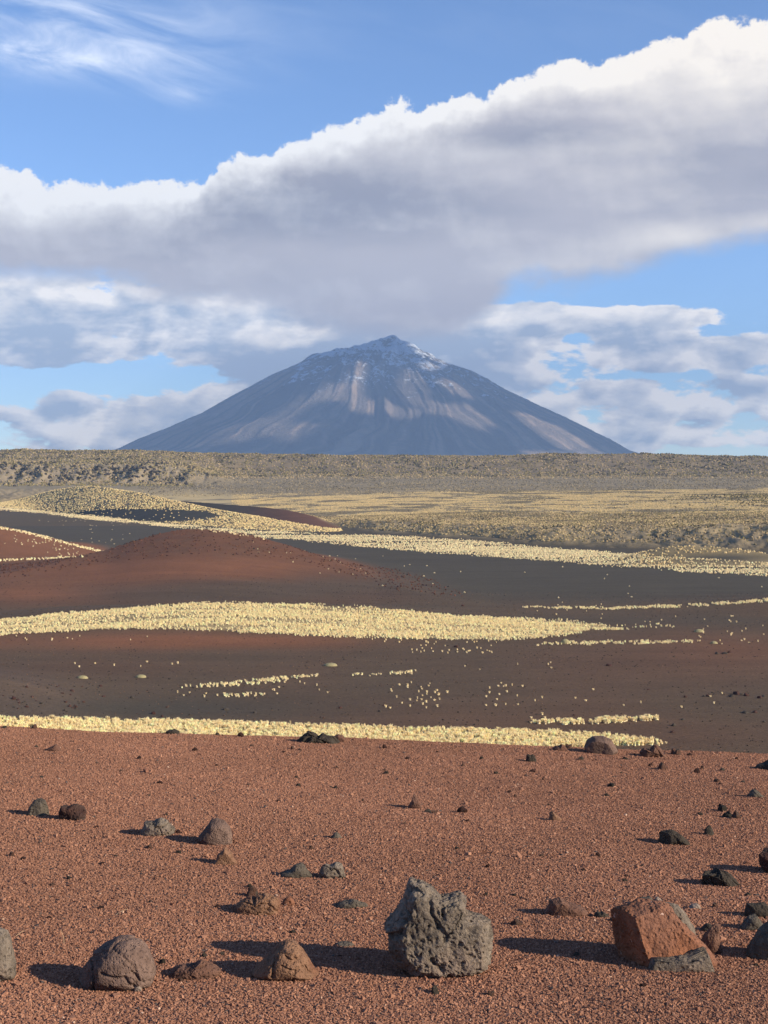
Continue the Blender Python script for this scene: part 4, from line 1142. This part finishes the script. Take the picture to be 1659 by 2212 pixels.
# near band
b1 = inband([(-400, 1550), (0, 1552), (400, 1560), (800, 1573), (1200, 1584), (1330, 1592), (1400, 1600), (1450, 1607), (1460, 1640)],
            [(-400, 1680), (0, 1660), (600, 1660), (1000, 1650), (1180, 1622), (1330, 1610), (1450, 1611), (1460, 1612)])
pts = scatter(165, 222, -420, 1470, 9.5, lambda u, v, x, y: b1(u, v, 1.5) * (1 - sstep(u, 1385, 1436)) * (.80 + .5 * fbm(x / 3, y / 3, .2, 2)) * (1 - .8 * (fbm(x / 14, y / 1.2, 3.2, 2) > .30)))
N_NEAR = len(pts[0])
# the nearest of them become single objects
isz = np.argsort(pts[1] + (np.abs(pts[0]) > 52) * 1000 + rs.uniform(0, 14, N_NEAR))
single = isz[:90]
rest = np.setdiff1d(np.arange(N_NEAR), single)
put(grass, [p[rest] for p in pts], T_NEAR, .42, .56, jit=.45)
near_single = [(pts[0][i], pts[1][i]) for i in single]
# small strip to the right in front of the plain
b2 = inband([(1155, 1560), (1200, 1557), (1300, 1553), (1415, 1549)], [(1155, 1563), (1200, 1566), (1300, 1563), (1415, 1556)])
pts = scatter(195, 222, 1150, 1420, 6.0, lambda u, v, x, y: (fbm(x / 2.6, y / 2.6, 8.8, 2) > -.12) * b2(u, v + 3 * fbm(x / 5, y / 5, 4.1, 2), 1.5) * .8 * (fbm(x / 3, y / 3, .2, 2) > -.25))
put(grass, pts, T_NEAR, .50, .52)
# thin lines on the plain
b3 = inband([(395, 1483), (450, 1478), (520, 1473), (590, 1464), (640, 1461), (685, 1457)], [(395, 1487), (450, 1485), (520, 1481), (590, 1475), (640, 1466), (685, 1461)])
pts = scatter(235, 290, 390, 690, 3.2, lambda u, v, x, y: (fbm(x / 2.6, y / 2.6, 8.8, 2) > -.12) * b3(u, v + 3 * fbm(x / 5, y / 5, 4.1, 2), 1.) * .8)
put(grass, pts, T_MID, .40, .40)
b4 = inband([(760, 1458), (820, 1453), (895, 1449)], [(760, 1461), (820, 1460), (895, 1455)])
pts = scatter(240, 290, 755, 900, 2.4, lambda u, v, x, y: (fbm(x / 2.6, y / 2.6, 8.8, 2) > -.12) * b4(u, v + 3 * fbm(x / 5, y / 5, 4.1, 2), 1.) * .7)
put(grass, pts, T_MID, .40, .40)
b5 = inband([(435, 1502), (520, 1499), (570, 1498)], [(435, 1507), (520, 1506), (570, 1504)])
pts = scatter(220, 250, 430, 575, 2.4, lambda u, v, x, y: (fbm(x / 2.6, y / 2.6, 8.8, 2) > -.12) * b5(u, v + 3 * fbm(x / 5, y / 5, 4.1, 2), 1.) * .55)
put(grass, pts, T_MID, .40, .40)
b6 = inband([(1160, 1391), (1250, 1386), (1400, 1385), (1490, 1384)], [(1160, 1394), (1250, 1393), (1400, 1391), (1490, 1388)])
pts = scatter(285, 330, 1155, 1495, 3.4, lambda u, v, x, y: (fbm(x / 2.6, y / 2.6, 8.8, 2) > -.12) * b6(u, v + 3 * fbm(x / 5, y / 5, 4.1, 2), 1.) * .75)
put(grass, pts, T_MID, .42, .40)
# the big middle band
b7 = inband([(-400, 1352), (0, 1340), (150, 1325), (300, 1312), (450, 1304), (600, 1306), (800, 1314), (1000, 1331), (1200, 1342), (1330, 1350), (1455, 1351), (1460, 1400)],
            [(-400, 1378), (0, 1372), (150, 1362), (300, 1358), (500, 1364), (700, 1374), (900, 1380), (1100, 1383), (1200, 1376), (1300, 1360), (1455, 1355), (1460, 1356)])
pts = scatter(285, 362, -420, 1470, 9.5, lambda u, v, x, y: b7(u, v + 7 * fbm(x / 7, y / 4, 4.1, 3), 2.) * (.70 + .5 * fbm(x / 5, y / 5, 1.2, 2)) * (1 - .85 * (fbm(x / 34, y / 2.6, 3.7, 3) > .08)) *
              (1 - sstep(u, 1150, 1350) * (fbm(x / 25, y / 3, 5.7, 2) > .0) * .9))
N_MID = len(pts[0])
put(grass, pts, T_MID, .36, .42, jit=.4)
# scattered ones beyond the tips of the bands
def loose(u0, u1, v0, v1, n, far=True):
    u = rs.uniform(u0, u1, n); v = rs.uniform(v0, v1, n)
    x, y, z, ok = hit(u, v, 100, 900, 1500)
    for i in range(n):
        if ok[i]: lone.append((x[i], y[i], rs.uniform(.22, .5), rs.uniform(.24, .46)))
loose(830, 950, 1475, 1530, 34); loose(1050, 1130, 1478, 1525, 16); loose(880, 1070, 1400, 1412, 26); loose(1490, 1655, 1352, 1395, 22)
loose(150, 420, 1430, 1442, 8); loose(560, 760, 1462, 1502, 12); loose(1130, 1180, 1540, 1566, 5); loose(1420, 1455, 1600, 1612, 5); loose(1150, 1330, 1300, 1340, 12)
loose(340, 450, 1495, 1503, 4); loose(1130, 1560, 1490, 1530, 10); loose(800, 1100, 1378, 1396, 20); loose(0, 330, 1372, 1384, 10); loose(960, 1300, 1420, 1500, 9)
loose(1300, 1600, 1330, 1345, 10)
# right thin line on its rise
b8 = inband([(1130, 1311), (1300, 1313), (1450, 1308), (1560, 1302), (1659, 1294), (1900, 1270)], [(1130, 1313), (1300, 1317), (1450, 1313), (1560, 1307), (1659, 1300), (1900, 1280)])
pts = scatter(355, 392, 1125, 1900, 4.0, lambda u, v, x, y: (fbm(x / 2.6, y / 2.6, 8.8, 2) > -.12) * b8(u, v + 3 * fbm(x / 5, y / 5, 4.1, 2), 1.) * .8)
put(grass, pts, T_MID, .42, .42)
# far band across the basin
b9 = inband([(-300, 1090), (0, 1096), (100, 1103), (200, 1114), (300, 1124), (400, 1133), (500, 1141), (560, 1146), (700, 1151), (800, 1156), (1000, 1166), (1150, 1179), (1350, 1197), (1500, 1207), (1659, 1216), (1900, 1225)],
            [(-300, 1095), (0, 1100), (100, 1109), (200, 1122), (300, 1131), (400, 1142), (500, 1153), (560, 1161), (700, 1172), (900, 1192), (1100, 1204), (1300, 1221), (1500, 1235), (1659, 1244), (1900, 1250)])
pts = scatter(480, 1400, -300, 1900, 1.8, lambda u, v, x, y: b9(u, v + 6 * fbm(x / 30, y / 9, 4.1, 3), 2.) * (.65 + .6 * fbm(x / 40, y / 8, 1.2, 3)) * (1 - .85 * (fbm(x / 70, y / 7, 3.7, 3) > .04)) * (1 + (y > 900)), 520000)
pts2 = scatter(440, 660, 900, 1900, 1.7, lambda u, v, x, y: b9(u, v + 7 * fbm(x / 30, y / 6, 4.1, 3), 2.) * .5 * (1 - .9 * (fbm(x / 60, y / 5, 2.7, 3) > .03)))
put(grass, pts2, T_DOT, .58, .56, base=np.array([.90, .73, .42]), var=.16)
N_FAR = len(pts[0])
put(grass, pts, T_DOT, .74, .66, base=np.array([.90, .72, .41]), var=.16)
# grassy hill, its speckles, small mound
pts = scatter(700, 1450, -300, 860, .8, lambda u, v, x, y: (look(x, y, 'W') == 6) *
              (1 - .97 * (np.exp(-((u - 310) / 170) ** 2 - ((v - 1114) / 15) ** 2) > .42)) * (.45 + .5 * fbm(x / 30, y / 30, 2.2, 2)), 200000)
put(grass, pts, T_DOT, 1.1, .85, base=np.array([.86, .66, .32]), var=.15)
pts = scatter(500, 620, 1330, 1800, .30, lambda u, v, x, y: (look(x, y, 'W') == 8) * (1.0 - 1.0 * (v > 1195) * (u > 1480)) * .55)
put(grass, pts, T_DOT, 1.0, .8, base=np.array([.72, .55, .28]), var=.2)
# fringe of the left red hill and speckles on both red hills
fr = pl([(-100, 1126), (0, 1139), (60, 1151), (120, 1166), (180, 1181), (230, 1193)])
pts = scatter(570, 620, -200, 235, 1.2, lambda u, v, x, y: (np.abs(v - fr(u) - 1.5) < 2.2) * .6)
put(grass, pts, T_FAR, .8, .6)
pts = scatter(520, 600, -100, 230, .25, lambda u, v, x, y: (np.exp(-((u - 100) / 80) ** 2 - ((v - fr(u) - 16) / 12) ** 2)) * .35)
put(grass, pts, T_FAR, .7, .55, base=STRAW * .75)
b10 = inband([(-300, 1210), (0, 1209), (90, 1206), (200, 1199)], [(-300, 1214), (0, 1213), (90, 1209), (200, 1202)])
x, y, z, ok = hit(rs.uniform(-20, 190, 260), rs.uniform(1203, 1213, 260), 400, 900, 1500)
k = ok & (b10(CU + F * x / y, HOR - F * z / y, 1.) > .4)
put(grass, [x[k], y[k], z[k]], T_FAR, .9, .6)
pts = scatter(430, 520, 500, 800, .2, lambda u, v, x, y: (v < 1245) * (np.exp(-((v - (1175 + (u - 520) * .27)) / 22) ** 2)) * .05)
put(grass, pts, T_FAR, .5, .4, base=STRAW * .7)
pts = scatter(400, 520, -100, 1000, .12, lambda u, v, x, y: (look(x, y, 'W') == 3) * (v < pl([(-100, 1270), (240, 1215), (440, 1195), (640, 1210), (1000, 1320)])(u)) * .8, 60000)
put(scrub, pts, T_DOT, .6, .5, base=np.array([.13, .058, .036]), var=.35)
# sparse specks across the dark basins
pts = scatter(400, 660, 700, 1700, .05, lambda u, v, x, y: (v > 1195) * (fbm(x / 60, y / 8, 8.2, 2) > .2) * .12)
put(grass, pts, T_DOT, .7, .5, base=STRAW * .8)
pts = scatter(600, 1000, 0, 560, .05, lambda u, v, x, y: (fbm(x / 60, y / 8, 8.2, 2) > .2) * .15 * (v < 1180))
put(grass, pts, T_FAR, .9, .5, base=STRAW * .6)

o = grass.obj('tussock_grass', M_TUFT)
tag(o, 'dense bands of pale straw coloured tussock grass crossing the dark plain', 'grass', kind='stuff')

pscr0 = scatter(178, 420, -100, 1760, .16, lambda u, v, x, y: .35 + .9 * (fbm(x / 25, y / 25, 6.6, 3) > .12))
put(scrub, pscr0, T_DOT, .24, .16, base=np.array([.055, .045, .036]), var=.35, jit=.6)
pscr0 = scatter(178, 420, -100, 1760, .22, lambda u, v, x, y: .35 + .9 * (fbm(x / 25, y / 25, 9.6, 3) > .12))
put(scrub, pscr0, T_DOT, .20, .13, base=np.array([.17, .10, .065]), var=.35, jit=.6)
# plateau scrub: tan, olive and dark cushions
def pscrub(d0, d1, u0, u1, dens, fn, size, base, var=.25, h=None, cap=90000):
    pts = scatter(d0, d1, u0, u1, dens, fn, cap)
    put(scrub, pts, T_DOT, size, h or size * .75, base=np.array(base), var=var, jit=.45)
esc = lambda x, y: look(x, y, 'E') > .25
OL, TN, DK = [.27, .22, .095], [.44, .33, .18], [.10, .085, .05]
pscrub(1500, 2120, -350, 2000, .050, lambda u, v, x, y: (v < 1030) * 1.0 * (.45 + .6 * fbm(x / 60, y / 60, 2.2, 3)), 2.6, OL)
pscrub(1500, 2120, -350, 2000, .06, lambda u, v, x, y: (v < 1034 + 14 * (u < 400)) * (.45 + .6 * fbm(x / 60, y / 60, 5.2, 3)), 2.2, TN)
pscrub(1500, 2120, -350, 2000, .030, lambda u, v, x, y: (v < 1030) * 1.0 * (fbm(x / 50, y / 50, 7.2, 3) > .05), 2.6, DK)
pscrub(1600, 1800, -350, 420, .035, lambda u, v, x, y: (fbm(x / 22, y / 60, 4.4, 3) > .0) * np.exp(-((v - 1024) / 16) ** 2), 4.2, [.07, .06, .05])
pscrub(1600, 1800, -350, 420, .05, lambda u, v, x, y: np.exp(-((v - 1040) / 20) ** 2) * .6, 2.4, OL)
pscrub(1480, 1900, 300, 2000, .07, lambda u, v, x, y: (v > 1016) * (.3 + .6 * fbm(x / 60, y / 60, 1.2, 3)), 1.3, [.17, .14, .09])
pscrub(1480, 1900, 300, 2000, .06, lambda u, v, x, y: (v > 1016) * (.3 + .6 * fbm(x / 60, y / 60, 6.2, 3)), 1.3, [.42, .33, .18])
pscrub(560, 950, 600, 2000, .34, lambda u, v, x, y: esc(x, y) * (v > 1108) * (.4 + .7 * fbm(x / 25, y / 25, 3.2, 3)), 1.0, TN)
pscrub(560, 950, 600, 2000, .24, lambda u, v, x, y: esc(x, y) * (v > 1106) * (.4 + .7 * fbm(x / 25, y / 25, 6.2, 3)), 0.9, OL)
pscrub(560, 950, 600, 2000, .12, lambda u, v, x, y: esc(x, y) * (v > 1110) * (fbm(x / 25, y / 25, 9.2, 3) > .10), .9, DK)
stf = lambda x, y: fbm(x / 70, y / 34 + x / 120, 3.3, 5) * .6 + .5 * fbm(x / 25, y / 40, 1.3, 4)
pscrub(680, 1500, 500, 2000, .34, lambda u, v, x, y: esc(x, y) * sstep(stf(x, y), -.12, .10) * .8, 1.0, [.71, .54, .265], .12, .5, 230000)
pscrub(680, 1600, 500, 2000, .22, lambda u, v, x, y: esc(x, y) * sstep(-stf(x, y), .0, .18) * .8, 1.0, [.27, .22, .135], .25, .5, 150000)
pscrub(700, 1500, 1000, 2000, .03, lambda u, v, x, y: esc(x, y) * (fbm(x / 90, y / 20, 6.2, 3) > .22) * .8, 1.3, OL, .25, .9)
pscrub(700, 1200, 1400, 2000, .06, lambda u, v, x, y: esc(x, y) * np.exp(-((u - 1659) / 130) ** 2 - ((v - 1060) / 22) ** 2), 1.5, OL)
pscrub(700, 1200, 1400, 2000, .05, lambda u, v, x, y: esc(x, y) * np.exp(-((u - 1659) / 130) ** 2 - ((v - 1060) / 22) ** 2), 1.5, DK)
o = scrub.obj('scrub', M_TUFT)
tag(o, 'low tan and olive scrub covering the plateau rim and escarpment', 'scrub', kind='stuff')

# single tussocks
def tussock_objects():
    protos = []
    for i, tm in enumerate(T_NEAR[:4]):
        V, Fq, S = tm
        me = mesh_np('tussock', V, Fq, M_TUFT, np.tile(STRAW, (len(V), 1)), smooth=False)
        protos.append(me)
    spots = [(a, b, .54 * rs.uniform(.8, 1.2), .58 * rs.uniform(.8, 1.2), 0) for a, b in near_single] + [(a, b, s, h, 1) for a, b, s, h in lone]
    spots = spots[:298]
    for i, (x, y, s, h, kind) in enumerate(spots):
        o = protos[i] if i < 4 else protos[i % 4].copy()
        if i >= 4: col.objects.link(o)
        z = float(gz(np.array([x]), np.array([y]))[0])
        o.location = (x, y, z - .02); o.scale = (s, s, h); o.rotation_euler = (0, 0, rs.uniform(0, 6.28))
        if kind: tag(o, 'pale straw tussock standing apart from the grass bands on the dark plain', 'tussock', 'lone tussocks on the dark plain')
        else: tag(o, 'pale straw tussock in the front of the near grass band', 'tussock', 'tussocks along the front of the near grass band')
tussock_objects()

# cushion plants on the plain
def cushions():
    sp = [(178, 1465, 24, 6, 'leftmost pale green cushion plant on the dark plain'), (304, 1463, 24, 6, 'pale green cushion plant, second from the left on the dark plain'),
          (714, 1438, 30, 6, 'wide tan cushion plant in the middle of the dark plain'), (1510, 1365, 22, 6, 'pale cushion plant right of the tip of the big grass band'),
          (1542, 1390, 16, 5, 'small pale cushion plant under the one right of the big grass band'), (1221, 1390, 20, 10, 'taller olive cushion plant in the thin line of grass below the big band')]
    for i, (u, v, w, h, lb) in enumerate(sp):
        x, y, z, _ = hit([u], [v], 100, 900, 3000)
        m = w * y[0] / F
        V, Fq = ICO[4]
        P = V * [.5 * m, .4 * m, h / w * m]
        P *= (1 + .16 * fbm(V[:, 0] * 4 + i * 7, V[:, 1] * 4, V[:, 2] * 4, 4))[:, None]
        n = len(P)
        c = np.array([[.42, .36, .19]]) * (1 + .35 * fbm(V[:, 0] * 9, V[:, 1] * 9, V[:, 2] * 9 + i, 3))[:, None]
        o = mesh_np('cushion_plant', P, Fq, M_TUFT, np.clip(c, .05, .8), smooth=True)
        o.location = (x[0], y[0], z[0])
        tag(o, lb, 'plant')
cushions()

# dark rocks out on the plain
def plain_rocks():
    r2 = np.random.default_rng(91)
    protos = [rock_mesh('boulder', shape_outline(k, 1, .6, r2), .8, M_BLACK if i % 2 else M_DARKRED, 400 + i, 4, rough=.09, facets=3) for i, k in enumerate(['block', 'flat', 'wedge', 'cone'])]
    sp = [(332, 1542, 12), (488, 1533, 14), (350, 1548, 8), (550, 1540, 10), (1315, 1438, 12), (1565, 1412, 14), (1575, 1410, 10), (1548, 1413, 10), (1590, 1500, 14), (1600, 1500, 12), (1612, 1503, 12), (1580, 1505, 14), (1640, 1508, 10),
          (1650, 1504, 10), (1530, 1504, 12), (1520, 1505, 9), (1480, 1506, 8), (1610, 1540, 18), (1630, 1539, 12), (1455, 1568, 12), (1452, 1582, 12), (1475, 1555, 10), (1000, 1309, 7), (968, 1395, 6), (985, 1398, 10),
          (285, 1508, 10), (360, 1528, 8), (410, 1545, 8), (735, 1530, 8), (820, 1537, 8), (1240, 1545, 8), (1650, 1560, 8), (1400, 1490, 6), (90, 1520, 10), (30, 1510, 12), (140, 1535, 10)]
    for _ in range(46):
        sp.append((r2.uniform(-20, 230), r2.uniform(1478, 1545), r2.uniform(4, 9)))
    for _ in range(36):
        sp.append((r2.uniform(250, 1659), r2.uniform(1400, 1590), r2.uniform(3, 6)))
    a = np.array(sp)
    x, y, z, ok = hit(a[:, 0], a[:, 1], 100, 900, 2500)
    for i in range(len(a)):
        o = protos[i] if i < 4 else protos[i % 4].copy()
        if i >= 4: col.objects.link(o)
        w = a[i, 2] * y[i] / F
        o.location = (x[i], y[i], z[i] - .03 * w); o.scale = (w, w, w * r2.uniform(.5, 1.)); o.rotation_euler = (0, 0, r2.uniform(0, 6.28))
        tag(o, 'small dark boulder far out on the dark plain', 'boulder', 'small boulders out on the dark plain')
plain_rocks()

# dry straws lying on the gravel
def straws():
    for i, (u0, v0, u1, v1, lb) in enumerate([(137, 2040, 134, 2008, 'short dry pale stalk standing above the purplish domed bomb'), (247, 1976, 275, 1962, 'thin dry stalk lying up right of the standing one'),
                                              (28, 2024, 52, 2020, 'dry pale twig lying beside the boulder cut by the left edge')]):
        x, y, z, _ = hit([u0], [v0], 3, 30, 2500); x, y, z = x[0], y[0], z[0]
        k = y / F
        p0 = np.array([0, 0, -.004]); p1 = np.array([(u1 - u0) * k, .0 if i == 0 else .03, (v0 - v1) * k if i == 0 else .012])
        V = []; Fq = []
        segs = 7
        for s in range(segs):
            t = s / (segs - 1); c = p0 + (p1 - p0) * t + np.array([.003 * math.sin(5 * t), .002 * math.cos(4 * t), .006 * math.sin(3.1 * t)])
            r = .0017 * (1 - .6 * t)
            ax = (p1 - p0) / np.linalg.norm(p1 - p0); b = np.cross(ax, [0, 1, .3]); b /= np.linalg.norm(b); c2 = np.cross(ax, b)
            for q in range(5):
                an = 6.283 * q / 5; V.append(c + r * (b * math.cos(an) + c2 * math.sin(an)))
        for s in range(segs - 1):
            for q in range(5):
                a = s * 5 + q; b_ = s * 5 + (q + 1) % 5; Fq.append((a, b_, b_ + 5, a + 5))
        o = mesh_np('dry_stalk', np.array(V), np.array(Fq), M_TUFT, np.tile([.55, .38, .24], (len(V), 1)))
        o.location = (x, y, z)
        tag(o, lb, 'stalk')
straws()

# ----------------------------------------------------------------- haze
def haze():
    x0, x1, y0, y1, z0, z1 = -16200, 16200, -16200, 16200, -44, 1180
    V = np.array([(x, y, z) for x in (x0, x1) for y in (y0, y1) for z in (z0, z1)], float)
    Fq = np.array([(0, 1, 3, 2), (4, 6, 7, 5), (0, 4, 5, 1), (2, 3, 7, 6), (0, 2, 6, 4), (1, 5, 7, 3)])
    m = bpy.data.materials.new('air'); m.use_nodes = True; nt = m.node_tree; nt.nodes.clear(); g = G(nt)
    out = g.n('ShaderNodeOutputMaterial'); v = g.n('ShaderNodeVolumePrincipled')
    v.inputs['Color'].default_value = (.42, .63, 1.0, 1); v.inputs['Density'].default_value = 6.2e-5; v.inputs['Anisotropy'].default_value = 0.0
    nt.links.new(v.outputs[0], out.inputs['Volume'])
    m.cycles.homogeneous_volume = True
    o = mesh_np('haze', V, Fq, m, smooth=False)
    tag(o, 'thin bluish air between the plain and the volcano', 'haze', kind='stuff')
haze()
print('tufts near', N_NEAR, 'mid', N_MID, 'far', N_FAR, 'lone', len(lone))
